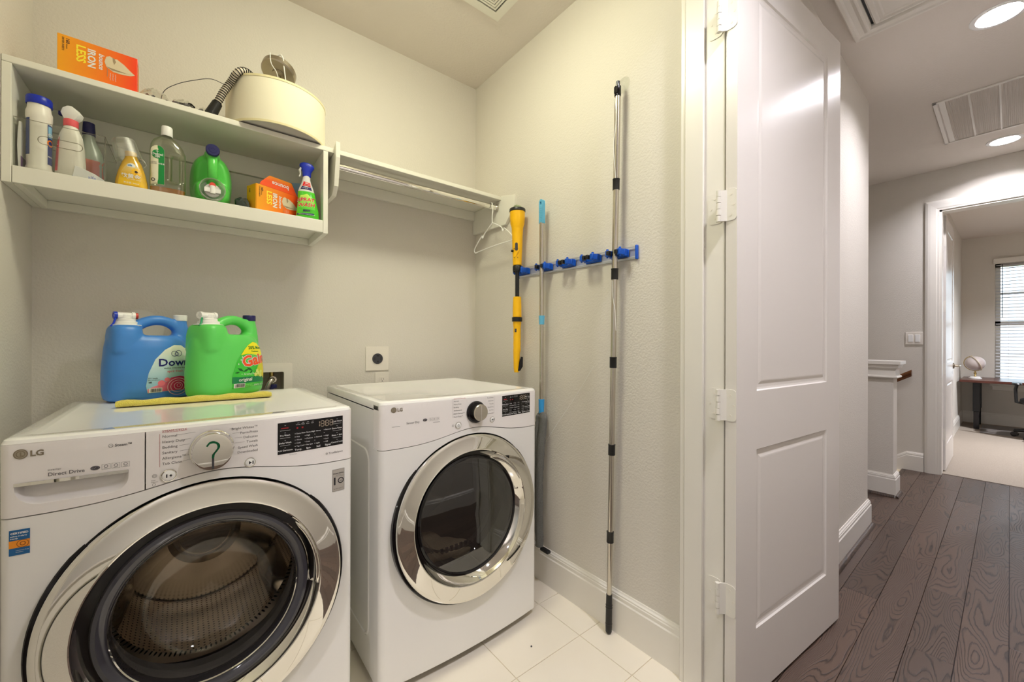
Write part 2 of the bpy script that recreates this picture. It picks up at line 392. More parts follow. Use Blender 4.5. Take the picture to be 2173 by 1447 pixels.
# ---- floors
struct('floor', box(-2.7, 5.26, -.62, 1.72, -.06, -.012), M_GROUT, smooth=0)
fl_t = struct('floor_tiling', box(-.425, 1.352, .60, 2.055, -.012, -.003), M_GROUT, smooth=0)
xs = [1.211 + .328 * k for k in range(-6, 2)]; ys = [.8305 + .2435 * k for k in range(-1, 7)]
for i in range(len(xs) - 1):
    for j in range(len(ys) - 1):
        x0, x1 = max(xs[i], -.425) + .0012, min(xs[i + 1], 1.345) - .0012; y0, y1 = max(ys[j], .602) + .0012, min(ys[j + 1], 2.05) - .0012
        if x1 - x0 > .01 and y1 - y0 > .01: obj('tile', box(x0, x1, y0, y1, -.008, 0), M_TILE, fl_t, bevel=.0012, smooth=0)
fl_w = struct('floor_planking', box(-2.6, 5.26, -.50, .602, -.012, -.009), M_DGREY, smooth=0)
known = {0: [.9, 2.46, 4.0], 1: [1.45, 3.33, 4.75], 2: [.5, 2.17, 2.765, 4.455], 3: [1.2, 3.04, 4.73], 4: [.8, 2.45, 3.62, 4.9], 5: [.3, 1.75, 3.15, 4.4]}
def plank_row(y0, y1, joints, xa, xb):
    js = [xa] + [j for j in joints if xa < j < xb] + [xb]
    for a, b in zip(js[:-1], js[1:]):
        obj('plank', box(a + .0006, b - .0006, y0 + .0007, y1 - .0007, -.009, 0), M_WOOD, fl_w, bevel=.0009, smooth=0, seg=1)
for k in range(-4, 5):
    y0, y1 = k * .1255 , (k + 1) * .1255
    j = known.get(k + 1, None)
    if j is None: j = [(.37 * (k + 9)) % 1.5 + 1.5 * n - 1 for n in range(5)]
    else: j = [j[0] - 1.6] + j
    plank_row(max(y0, -.50), min(y1, .600), j, -2.6, 5.26)
plank_row(.628, .753, [4.0], 3.40, 4.85)
struct('floor_landing', box(3.40, 5.2, .6, .63, -.03, -.001), M_WOOD, smooth=0)
for k in range(1, 8):                                        # rest of the recess and the steps going down
    if k < 5: plank_row(.628 + .1255 * k, .628 + .1255 * (k + 1), [3.9], 3.40, 4.175)
st = thing('staircase', 'wooden stairs going down behind the half wall', 'stairs', (4.76, .63, 0))
for k in range(7):
    obj('tread', box(-.43, .43, .25 * k, .25 * k + .28, -.19 * (k + 1) - .03, -.19 * (k + 1)), M_WOOD, st, bevel=.006)
    obj('riser', box(-.43, .43, .25 * k, .25 * k + .015, -.19 * (k + 1), -.19 * k - .03), M_TRIM, st, smooth=0)
struct('floor_office', box(5.26, 9.0, -3.0, .455, -.02, .004), M_CARPET, smooth=0)

# ---- baseboards: profile of (height, thickness)
BP = [(0, .0), (0, .017), (.132, .017), (.137, .0135), (.150, .0135), (.153, .011), (.158, .011), (.163, .006), (.169, .004), (.169, 0)]
def base_along(p0, p1, nrm, ends=(0, 0), zoff=0):
    """moulding from p0 to p1 on a wall whose outward normal is nrm; ends = mitre extension sign"""
    p0, p1 = Vector((*p0, 0)), Vector((*p1, 0)); n = Vector((*nrm, 0)); d = (p1 - p0).normalized(); rings = []
    for p, e, s in ((p0, ends[0], -1), (p1, ends[1], 1)):
        rings.append([tuple(p + n * t + d * (s * e * t) + Vector((0, 0, h + zoff))) for h, t in BP])
    return loft(rings)
struct('baseboard_right', base_along((1.352, .718), (1.352, 2.055), (-1, 0)), M_TRIM, smooth=0)
struct('baseboard_back', base_along((-.425, 2.055), (1.336, 2.055), (0, -1)), M_TRIM, smooth=0)
struct('baseboard_left', base_along((-.425, .72), (-.425, 2.04), (1, 0)), M_TRIM, smooth=0)
struct('baseboard_front', join(base_along((1.43, .572), (3.40, .572), (0, -1), (0, 1)), base_along((3.40, .572), (3.40, 1.6), (1, 0), (1, 0)), base_along((-2.6, .572), (-.54, .572), (0, -1))), M_TRIM, smooth=0)
struct('baseboard_hall', join(base_along((-2.6, -.5), (1.94, -.5), (0, 1)), base_along((2.98, -.5), (5.2, -.5), (0, 1))), M_TRIM, smooth=0)
struct('baseboard_office', join(base_along((5.32, .455), (9.0, .455), (0, -1)), base_along((9.0, .44), (9.0, -3), (-1, 0))), M_TRIM, smooth=0)
# skirt on the hall end wall: level by the door, then raking down with the stairs
def rake(y0, y1, s):
    g = base_along((5.2, y0), (5.2, y1), (-1, 0)); o = []
    for x, y, z in g[0]: o.append((x, y, z - (s * (y - .60) if y > .60 else 0)))
    return o, g[1]
struct('baseboard_hall_end', join(base_along((5.2, .49), (5.2, .60), (-1, 0)), rake(.60, 2.95, .72),
       box(5.186, 5.2, .60, .60, 0, .1)), M_TRIM, smooth=0)
sk = []
for a, b in ((.60, 2.95),):
    sk.append(([(5.183, a, .01), (5.183, b, .01 - .72 * (b - a)), (5.183, b, -.3 - .72 * (b - a)), (5.183, a, -.3), (5.2, a, .01), (5.2, b, .01 - .72 * (b - a)), (5.2, b, -.3 - .72 * (b - a)), (5.2, a, -.3)],
               [(0, 1, 2, 3), (4, 5, 6, 7), (0, 1, 5, 4), (2, 3, 7, 6), (0, 3, 7, 4), (1, 2, 6, 5)]))
struct('trim_stringer', sk[0], M_TRIM, smooth=0)
# dark quarter-round at the foot of the hall baseboards
def qr(p0, p1, nrm):
    p0, p1 = Vector((*p0, 0)), Vector((*p1, 0)); n = Vector((*nrm, 0))
    pr = [(0, 0), (.019, 0), (.018, .007), (.0135, .0135), (.007, .018), (0, .019)]
    return loft([[tuple(p + n * (a + .017) + Vector((0, 0, b))) for a, b in pr] for p in (p0, p1)])
struct('trim_shoe', join(qr((1.46, .572), (3.43, .572), (0, -1)), qr((3.40, .545), (3.40, 1.6), (1, 0)), qr((4.175, .545), (4.175, 1.6), (-1, 0)), qr((4.145, .555), (4.33, .555), (0, -1))), M_WOOD)

# ---- half wall at the stairs
struct('wall_half', box(4.175, 4.33, .555, 1.6, 0, .915), M_WALL, smooth=0)
pc = [(.0, .905), (.022, .905), (.026, .913), (.022, .921), (.014, .925), (.012, .965), (.018, .975), (.028, .985), (.030, 1.005), (.044, 1.012), (.044, 1.036), (.0, 1.036)]
def cap_ring(t, h): return [(4.175 - t, .555 - t, h), (4.33 + t, .555 - t, h), (4.33 + t, 1.6, h), (4.175 - t, 1.6, h)]
struct('trim_cap', loft([cap_ring(t, h) for t, h in pc]), M_TRIM, smooth=0)
struct('baseboard_half', join(base_along((4.175, .555), (4.175, 1.6), (-1, 0), (1, 0)), base_along((4.175, .555), (4.33, .555), (0, -1), (1, 1)), base_along((4.33, .555), (4.33, .64), (1, 0), (1, 0))), M_TRIM, smooth=0)
hr = thing('handrail', 'stained wooden handrail on the wall beyond the half wall', 'handrail', (5.12, .56, .90))
pf = [(-.022, -.03), (.022, -.03), (.022, -.012), (.03, 0), (.03, .014), (.018, .03), (-.018, .03), (-.03, .014), (-.03, 0), (-.022, -.012)]
obj('rail', loft([[(a, t, b - .62 * t) for a, b in pf] for t in (0, 2.2)]), M_OAK, hr)
for t in (.35, 1.9): obj('bracket', tube([(.08, t, -.09 - .62 * t), (.02, t, -.09 - .62 * t), (0, t, -.03 - .62 * t)], .008), M_NICKEL, hr)

# ---- laundry door frame (right and left jambs, head) with its stop strip
def jamb_side(s):
    """s=+1: right jamb face at x=1.32; s=-1: mirrored about the opening"""
    f = lambda x: x if s > 0 else .9 - x
    B = lambda x0, x1, *a: box(f(x0), f(x1), *a)
    g = [B(1.330, 1.36, .572, .716, 0, 2.475), B(1.3185, 1.330, .636, .700, 0, 2.455), B(1.322, 1.330, .700, .717, 0, 2.46)]
    return join(*g)
struct('trim_jamb', join(jamb_side(1), box(-.43, 1.33, .572, .716, 2.452, 2.475), box(-.43, 1.33, .636, .70, 2.44, 2.452)), M_TRIM, bevel=.0025)
struct('trim_jamb_left', join(box(-.445, -.425, .572, .716, 0, 2.475), box(-.425, -.414, .636, .70, 0, 2.44)), M_TRIM, bevel=.0025)
def casing(x0, x1, z1, y, w=.088, t=.018, s=-1):
    """door casing on a wall facing s*Y around an opening x0..x1, 0..z1"""
    pr = [(0, 0), (0, t * .55), (.012, t * .6), (.02, t * .8), (w * .62, t), (w * .8, t), (w, t * .7), (w, 0)]
    rings = []
    for X, Z, sx in ((x0, 0, -1), (x0, z1, -1), (x1, z1, 1), (x1, 0, 1)):
        rings.append([(X + sx * a, y + s * b, Z + (a if Z > 0 else 0)) for a, b in pr])
    return loft(rings)
struct('trim_casing', casing(-.43, 1.345, 2.46, .572, t=.0045), M_TRIM, smooth=0)
def casingX(y0, y1, z1, x, w=.088, t=.018):
    g = casing(y0, y1, z1, 0, w, t); return [(x + p[1], p[0], p[2]) for p in g[0]], g[1]
struct('trim_office_casing', join(casingX(-.42, .395, 2.36, 5.2), box(5.2, 5.32, .378, .395, 0, 2.36), box(5.2, 5.32, -.42, -.403, 0, 2.36), box(5.2, 5.32, -.42, .395, 2.345, 2.362)), M_TRIM, smooth=0)
struct('trim_linen_casing', casing(2.03, 2.89, 2.46, -.50, s=1), M_TRIM, smooth=0)

# ---- panel doors
def door_geo(w, h, t, panels):
    """slab: x 0..w, y 0..t, z 0..h; panels cut on both faces as raised fields"""
    gs = []
    for side in (0, 1):
        Y = (lambda d: d) if side == 0 else (lambda d: t - d)
        for a, b, z0, z1 in panels:
            rings = []
            for ins, dep in ((0, 0), (.004, .0045), (.010, .006), (.020, .0065), (.030, .0035), (.034, .003)):
                rings.append([(a + ins, Y(dep), z0 + ins), (b - ins, Y(dep), z0 + ins), (b - ins, Y(dep), z1 - ins), (a + ins, Y(dep), z1 - ins)])
            g = loft(rings, caps=False); g[1].append(tuple(range(20, 24))); gs.append(g)
        X = sorted({0, w} | {p[0] for p in panels} | {p[1] for p in panels}); Z = sorted({0, h} | {p[2] for p in panels} | {p[3] for p in panels})
        for i in range(len(X) - 1):
            for j in range(len(Z) - 1):
                if any(abs(X[i] - p[0]) < 1e-6 and abs(X[i + 1] - p[1]) < 1e-6 and abs(Z[j] - p[2]) < 1e-6 for p in panels): continue
                gs.append(([(X[i], Y(0), Z[j]), (X[i + 1], Y(0), Z[j]), (X[i + 1], Y(0), Z[j + 1]), (X[i], Y(0), Z[j + 1])], [(0, 1, 2, 3)]))
    gs.append(([(0, 0, 0), (w, 0, 0), (w, t, 0), (0, t, 0), (0, 0, h), (w, 0, h), (w, t, h), (0, t, h)], [(0, 1, 2, 3), (4, 5, 6, 7), (0, 3, 7, 4), (1, 2, 6, 5)]))
    return join(*gs)
PAN = [(.125, .685, .222, .812), (.125, .685, 1.004, 2.315)]
def make_door(name, loc, rz, w=.814, h=2.43, pan=PAN, label=None):
    o = struct(name, door_geo(w, h, .035, pan), M_DOOR, smooth=0); o.location = loc; o.rotation_euler = (0, 0, rz)
    return o
d1 = make_door('door_1', (1.322, .532, .012), R(-5.8))
def hinge(door, zc, jx=1.3295, px=1.309, py=.582, on_door=True, s=1):
    """painted butt hinge; part of the door, in the door's local frame"""
    inv = (Matrix.Translation(door.location) @ Matrix.Rotation(door.rotation_euler[2], 4, 'Z')).inverted()
    zc -= 0
    pin = []
    for k in range(5): pin.append(cyl((px, py, zc - .05 + k * .02), (px, py, zc - .0315 + k * .02), .0074 if k % 2 else .0068, n=14))
    knuck = xf(join(*pin), inv)
    def leaf(o, d, n, w, sgn):
        o, d, n = Vector(o), Vector(d), Vector(n); out = []
        pl = rrect(-.012, w, -.05, .05, .014, 5)
        for h_ in (0, .0018): out.append([tuple(o + d * a + n * h_ + Vector((0, 0, zc + b))) for a, b in pl])
        return loft(out)
    l1 = xf(leaf((jx, py + .008, 0), (0, 1, 0), (-1, 0, 0), .034, 1), inv)
    hg = obj('hinge', join(knuck, l1), M_TRIM, door)
    # leaf on the door's edge (local x = 0 plane, y 0..t)
    pl = rrect(-.002, .034, -.05, .05, .012, 5)
    g = loft([[(-.0004 - h_, .030 - a + .004, zc - door.location.z + b) for a, b in pl] for h_ in (0, .0018)])
    strap = xf(join(box(px - .0005, jx, py - .002, py + .0005, zc - .048, zc + .048)), inv)
    a0 = inv @ Vector((px, py, zc))
    bridge = loft([[(-.0022, .030, z), (-.0004, .034, z), (a0.x + .003, a0.y, z), (a0.x, a0.y - .004, z)] for z in (zc - door.location.z - .049, zc - door.location.z + .049)])
    obj('leaf', join(g, bridge), M_TRIM, hg)
    sc_ = []
    for a, b in ((.022, .032), (.012, 0), (.022, -.032)):
        sc_.append(cyl((-.0022, a - .004, zc - door.location.z + b), (-.0030, a - .004, zc - door.location.z + b), .0036, n=10))
    sc2 = [cyl((jx - .0018, py + .008 + a, zc + b), (jx - .0026, py + .008 + a, zc + b), .0034, n=10) for a, b in ((.012, .032), (.024, 0), (.012, -.032))]
    obj('screw', join(*sc_, xf(join(*sc2), inv)), M_WPLAST, hg)
for z in (2.215, 1.61, .976, .36): hinge(d1, z)
obj('knob', xf(lathe([(.0, .062), (.018, .062), (.026, .05), (.026, .04), (.012, .03), (.012, .01), (.028, .008), (.028, 0)], 24, 'Y'), Matrix.Translation((.752, .035, .94)) @ Matrix.Rotation(pi, 4, 'Z')), M_NICKEL, d1)
d2 = make_door('door_2', (5.36, .365, .012), 0, .80, 2.33, [(.125, .675, .222, .79), (.125, .675, .98, 2.21)])
for z in (2.1, 1.5, .93, .33):
    obj('hinge', join(cyl((-.012, .03, z - .05), (-.012, .03, z + .05), .006, n=12), box(-.0015, 0, .002, .03, z - .05, z + .05)), M_TRIM, d2)
hd = obj('handle', join(lathe([(.028, 0), (.028, .008), (.012, .012), (.011, .05), (.0, .052)], 20, 'Y', (.735, 0, .93)), tube([(.735, -.045, .93), (.70, -.05, .932), (.63, -.045, .93)], [.010, .009, .007])), M_NICKEL, d2)
obj('handle', join(lathe([(.028, 0), (.028, .008), (.012, .012), (.011, .045)], 20, 'Y', (.735, 0, .93))), M_NICKEL, d2).scale = (1, 1, 1)
d3 = make_door('door_3', (2.045, -.52, .012), 0, .83, 2.44, PAN)
d4 = make_door('door_4', (-.422, .532, .012), R(181), .814, 2.43)

# ---- hall window (daylight from the far left end) and office window with blind
def window(name, P, y0, y1, z0, z1, cols, rows, depth=.05):
    """P(a, b, c): a across, b depth, c up"""
    w = .05; g = [(y0, y0 + w, z0, z1), (y1 - w, y1, z0, z1), (y0, y1, z0, z0 + w), (y0, y1, z1 - w, z1), (y0, y1, (z0 + z1) / 2 - .03, (z0 + z1) / 2 + .03)]
    gs = [box(a, b, 0, depth, c, d) for a, b, c, d in g]
    for k in range(1, cols): x = y0 + (y1 - y0) * k / cols; gs.append(box(x - .011, x + .011, .012, depth - .012, z0, z1))
    for k in range(1, rows): z = z0 + (z1 - z0) * k / rows; gs.append(box(y0, y1, .012, depth - .012, z - .011, z + .011))
    G = join(*gs); o = struct(name, ([P(*p) for p in G[0]], G[1]), M_TRIM, smooth=0)
    gl = box(y0, y1, depth / 2 - .002, depth / 2 + .002, z0, z1)
    obj('pane', ([P(*p) for p in gl[0]], gl[1]), M_PANE, o, smooth=0); return o
window('window_1', lambda a, b, c: (9.03 + b, a, c), -.80, .135, .60, 2.315, 3, 4)
window('window_2', lambda a, b, c: (-2.68 + b, a, c), -.36, .40, .75, 2.15, 2, 4)
struct('trim_window', join(box(8.95, 9.03, -.86, .185, .565, .60), box(8.978, 9.0, -.84, .16, .50, .565)), M_TRIM, bevel=.006)
bl = thing('window_blind', 'white horizontal slat blind hanging in the far office window', 'blind', (9.0, -.33, 2.36))
obj('valance', box(-.045, .0, -.51, .482, -.05, .028), M_TRIM, bl, bevel=.008)
sl = None
for k in range(36):
    z = 2.29 - k * .0466 - 2.36
    if z < -1.72: break
    if sl is None:
        n = 7; sec = [(.027 * cos(pi * i / (n - 1)), .004 * sin(pi * i / (n - 1))) for i in range(n)] + [(.027 * cos(pi * (n - 1 - i) / (n - 1)), .004 * sin(pi * (n - 1 - i) / (n - 1)) - .0025) for i in range(n)]
        sl = obj('slat', loft([[(-.0 + a * cos(.24) , y, b + a * sin(.24)) for a, b in sec] for y in (-.46, .458)]), M_SLAT, bl)
        sl.location = (.012, 0, z); first = sl
    else:
        s2 = first.copy(); C.objects.link(s2); s2.parent = bl; s2.location = (.012, 0, z)
obj('wand', cyl((-.02, .40, -.06), (-.02, .40, -.82), .004, n=8), M_DGREY, bl)
for y in (-.36, .34): obj('ladder_cord', cyl((-.016, y, -.05), (-.016, y, -1.72), .0012, n=6), M_SLAT, bl)

# ---- outside, seen through the blind
tag(obj('ground', box(9.4, 60, -30, 30, -3.2, -3.0), M_LAWN, smooth=0), 'pale lawn outside the office window', 'lawn')
bpy.data.objects['ground']['kind'] = 'structure'
struct('road', box(22, 30, -30, 30, -3.0, -2.98), M_ROAD, smooth=0)
for i, (x, y, s, lb) in enumerate([(19, .4, 1.3, 'round bush outside the office window, left of the other bush'), (20, -4.2, 1.5, 'round bush outside the office window, right of the other bush')]):
    bm = bmesh.new(); bmesh.ops.create_icosphere(bm, subdivisions=3, radius=s)
    for v in bm.verts: v.co *= 1 + .25 * sin(v.co.x * 7 + i) * sin(v.co.y * 6) * sin(v.co.z * 8)
    me = bpy.data.meshes.new('bush'); bm.to_mesh(me); bm.free(); me.materials.append(M_FOLI)
    o = bpy.data.objects.new('bush', me); C.objects.link(o); o.location = (x, y, -3.0 + s * .8); tag(o, lb, 'bush')

# ---- recessed lights, ceiling lamp, vents, hatch
def can_light(x, y, label, M=None):
    t = thing('ceiling_light', label, 'ceiling light', (x, y, H))
    obj('trim_ring', lathe([(.094, 0), (.094, -.004), (.088, -.007), (.074, -.006), (.070, 0), (.068, .05), (.064, .105)], 40), M_WHITEP, t)
    obj('bulb', lathe([(.056, .105), (.060, .08), (.056, .055), (.044, .042), (.025, .035), (0, .033)], 32), M or M_CAN, t)
    obj('housing', lathe([(.0, .12), (.075, .12), (.075, .001)], 32), M_WHITEP, t)
can_light(*CANS[0], 'recessed round hall ceiling light nearest the open door, upper right')
can_light(*CANS[1], 'recessed round hall ceiling light beyond the return air grille')
can_light(*CANS[2], 'recessed round hall ceiling light in front of the laundry closet')
can_light(*CANS[3], 'recessed round hall ceiling light left of the laundry closet')
can_light(7.0, -1.0, 'unseen ceiling light added to brighten the far office', lamp_mat("office_fill_glow", (.97, .97, 1.03), 2100.0))  # out-of-view lamp added to lift the office brightness
t = thing('flush_ceiling_lamp', 'round flush ceiling lamp over the washer and dryer', 'ceiling lamp', (.56, 1.12, H))
obj('canopy', lathe([(0, 0), (.19, 0), (.19, -.02), (.175, -.028)], 48), M_NICKEL, t)
obj('diffuser', lathe([(.172, -.024), (.172, -.05), (.15, -.075), (.1, -.088), (.0, -.092)], 48), M_LAMP, t)
# square air vent in the laundry ceiling
vt = thing('ceiling_vent', 'square white air vent with nested louvres in the laundry ceiling', 'vent', (.985, 1.39, H))
def sqring(a, b, z0, z1, w):
    return join(*[loft([[(s * p[0], s * p[1], z) for p in ((-1, -1), (1, -1), (1, 1), (-1, 1))] for s, z in ((a, z0), (a, z1), (b, z1), (b, z0), (a, z0))], caps=False)])
obj('frame', sqring(.156, .118, 0, -.008, 0), M_SHELF, vt, smooth=0)
for i, s in enumerate((.110, .098, .086, .074, .062, .050, .038)): obj('louvre', sqring(s, s - .008, -.002, -.008 + .0004 * i, 0), M_SHELF, vt, smooth=0)
obj('centre_plate', box(-.026, .026, -.026, .026, -.008, -.002), M_SHELF, vt)
obj('backing', box(-.118, .118, -.118, .118, -.001, -.0002), M_BLACK, vt, smooth=0)
# return air grille in the hall ceiling
gr = thing('return_air_grille', 'long white return air grille in the hall ceiling', 'vent', (4.147, .004, H))
gx, gy = .418, .315
for a in ((-gx, gx, -gy, -gy + .022), (-gx, gx, gy - .022, gy), (-gx, -gx + .022, -gy, gy), (gx - .022, gx, -gy, gy)):
    obj('frame', box(a[0], a[1], a[2], a[3], -.009, 0), M_TRIM, gr, bevel=.003)
for k in range(6):
    y = gy - .028 - k * .1235
    obj('bar', box(-gx + .022, gx - .022, y - (.026 if k == 0 else .008), y, -.006, -.001), M_TRIM, gr, smooth=0)
obj('grille_backing', box(-gx + .01, gx - .01, -gy + .01, gy - .01, -.0008, -.0002), M_TRIM, gr, smooth=0)
obj('louvres', join(*[([(-gx, y, -.005), (gx, y, -.005), (gx, y + .007, -.001), (-gx, y + .007, -.001)], [(0, 1, 2, 3)]) for y in [-gy + .02 + .0085 * k for k in range(69)]]), M_CEIL, gr, smooth=0, kind='stuff', recalc=False)
# attic hatch
ht = thing('attic_hatch', 'white framed attic hatch in the hall ceiling above the open door', 'hatch', (1.98, .215, H))
hx, hy = .665, .283
hp = [(0, 0), (0, -.012), (.006, -.02), (.018, -.02), (.026, -.015), (.045, -.015), (.058, -.022), (.068, -.022), (.075, -.01), (.075, 0)]
for q in range(4):
    g = []
    cs = [(-1, -1), (1, -1), (1, 1), (-1, 1)]; a, b = cs[q], cs[(q + 1) % 4]
    g = loft([[(c[0] * (hx - d), c[1] * (hy - d), z) for d, z in hp] for c in (a, b)])
    obj('moulding', g, M_TRIM, ht, smooth=0)
obj('hatch_panel', join(box(-hx + .085, hx - .08, -hy + .08, hy - .085, -.012, -.002)), M_TRIM, ht, bevel=.003)
obj('panel_moulding', join(*[loft([[(c[0] * (hx - .085 - d), c[1] * (hy - .09 - d), z - .012) for d, z in ((0, 0), (.004, -.008), (.016, -.010), (.022, -.003), (.034, -.003), (.04, 0))] for c in ((x0, y0), (x1, y1))]) for (x0, y0), (x1, y1) in (((-1, -1), (1, -1)), ((1, -1), (1, 1)), ((1, 1), (-1, 1)), ((-1, 1), (-1, -1)))]), M_TRIM, ht, smooth=0)
obj('gap', join(box(-hx + .07, hx - .07, -hy + .07, hy - .07, -.0015, -.0005)), M_BLACK, ht, smooth=0)

# ================================================================== WASHER AND DRYER
HW, BUL, ZT = .343, .020, .975
def fy(x):
    u = max(-1, min(1, x / (HW - .02))); return -BUL * (1 - u * u)
def outline(ins=0.0, depth=.66, n=22):
    """body outline seen from above, counter-clockwise from the rear left"""
    h = HW - ins; c = .02; o = [(-h, depth - ins)]
    for i in range(7):
        t = R(180 + 90 * i / 6); o.append((-(h - c) + c * cos(t), c + ins + c * sin(t)))
    for i in range(1, n):
        x = -(h - c) + 2 * (h - c) * i / n; o.append((x, -BUL * (1 - (x / (h - c)) ** 2) + ins))
    for i in range(7):
        t = R(270 + 90 * i / 6); o.append(((h - c) + c * cos(t), c + ins + c * sin(t)))
    o.append((h, depth - ins)); return o
def seam(x): return .815 + .037 * math.exp(-((x - .01) / .155) ** 2) + .004 * (x > .1) * min(1, (x - .1) / .1) * 0
def front_piece(zlo, zhi, x0=None, x1=None, holes=(), top_round=False, step=.022):
    """part of the bowed front between two height curves; wraps the corners when x0/x1 are None"""
    X0 = -(HW - .02) if x0 is None else x0; X1 = (HW - .02) if x1 is None else x1; n = 40
    xs_ = [X0 + (X1 - X0) * i / n for i in range(n + 1)]
    outer = [(x, zlo(x)) for x in xs_] + [(x, zhi(x)) for x in reversed(xs_)]
    zs = 10
    outer = [(x, zlo(x)) for x in xs_] + [(X1, zlo(X1) + (zhi(X1) - zlo(X1)) * k / zs) for k in range(1, zs)] + [(x, zhi(x)) for x in reversed(xs_)] + [(X0, zhi(X0) + (zlo(X0) - zhi(X0)) * k / zs) for k in range(1, zs)]
    G = [region(outer, holes, step, lambda u, v: (u, fy(u), v))]
    def strip(pts):                                     # pts: list of rows
        V = [p for r in pts for p in r]; m = len(pts[0]); F = [(i * m + j, i * m + j + 1, (i + 1) * m + j + 1, (i + 1) * m + j) for i in range(len(pts) - 1) for j in range(m - 1)]
        return V, F
    def colpath(s):
        return [(s * ((HW - .02) + .02 * sin(R(90 * i / 6))), .02 - .02 * cos(R(90 * i / 6))) for i in range(7)] + [(s * HW, .06)]
    for s, X in ((-1, x0), (1, x1)):
        if X is None:
            e = s * (HW - .02); G.append(strip([[(a, b, zlo(e) + (zhi(e) - zlo(e)) * k / 6) for a, b in colpath(s)] for k in range(7)]))
    # lips turned back at top and bottom
    path = ([(a, b) for a, b in reversed(colpath(-1))] if x0 is None else [(X0, fy(X0))]) + [(x, fy(x)) for x in xs_[1:-1]] + ([(a, b) for a, b in colpath(1)] if x1 is None else [(X1, fy(X1))])
    def inward(a, b, d): return (a * (1 - d / HW) if abs(a) > HW - .03 else a, b + d)
    G.append(strip([[(a, b, zlo(max(-.323, min(.323, a)))) for a, b in path], [(*inward(a, b, .010), zlo(max(-.323, min(.323, a)))) for a, b in path]]))
    if top_round:
        rows = []
        for k in range(7):
            t = R(90 * k / 6); d = .014 * (1 - cos(t))
            rows.append([(*inward(a, b, d), ZT - .014 + .014 * sin(t)) for a, b in path])
        rows.append([(*inward(a, b, .03), ZT - .0005) for a, b in path]); G.append(strip(rows))
    else: G.append(strip([[(a, b, zhi(max(-.323, min(.323, a)))) for a, b in path], [(*inward(a, b, .010), zhi(max(-.323, min(.323, a)))) for a, b in path]]))
    V, F = join(*G)
    me = bpy.data.meshes.new('t'); me.from_pydata(V, [], F); bm = bmesh.new(); bm.from_mesh(me); bmesh.ops.remove_doubles(bm, verts=bm.verts, dist=.0004)
    out = ([tuple(v.co) for v in bm.verts], [tuple(v.index for v in f.verts) for f in bm.faces]); bm.free(); bpy.data.meshes.remove(me); return out
DZ, DR, TILT = .527, .300, R(3.0)                       # door centre height, radius, lean
DM = Matrix.Translation((0, -BUL, DZ)) @ Matrix.Rotation(-TILT, 4, 'X')
def onpanel(u, v): return (u, fy(u) - .0007, v)
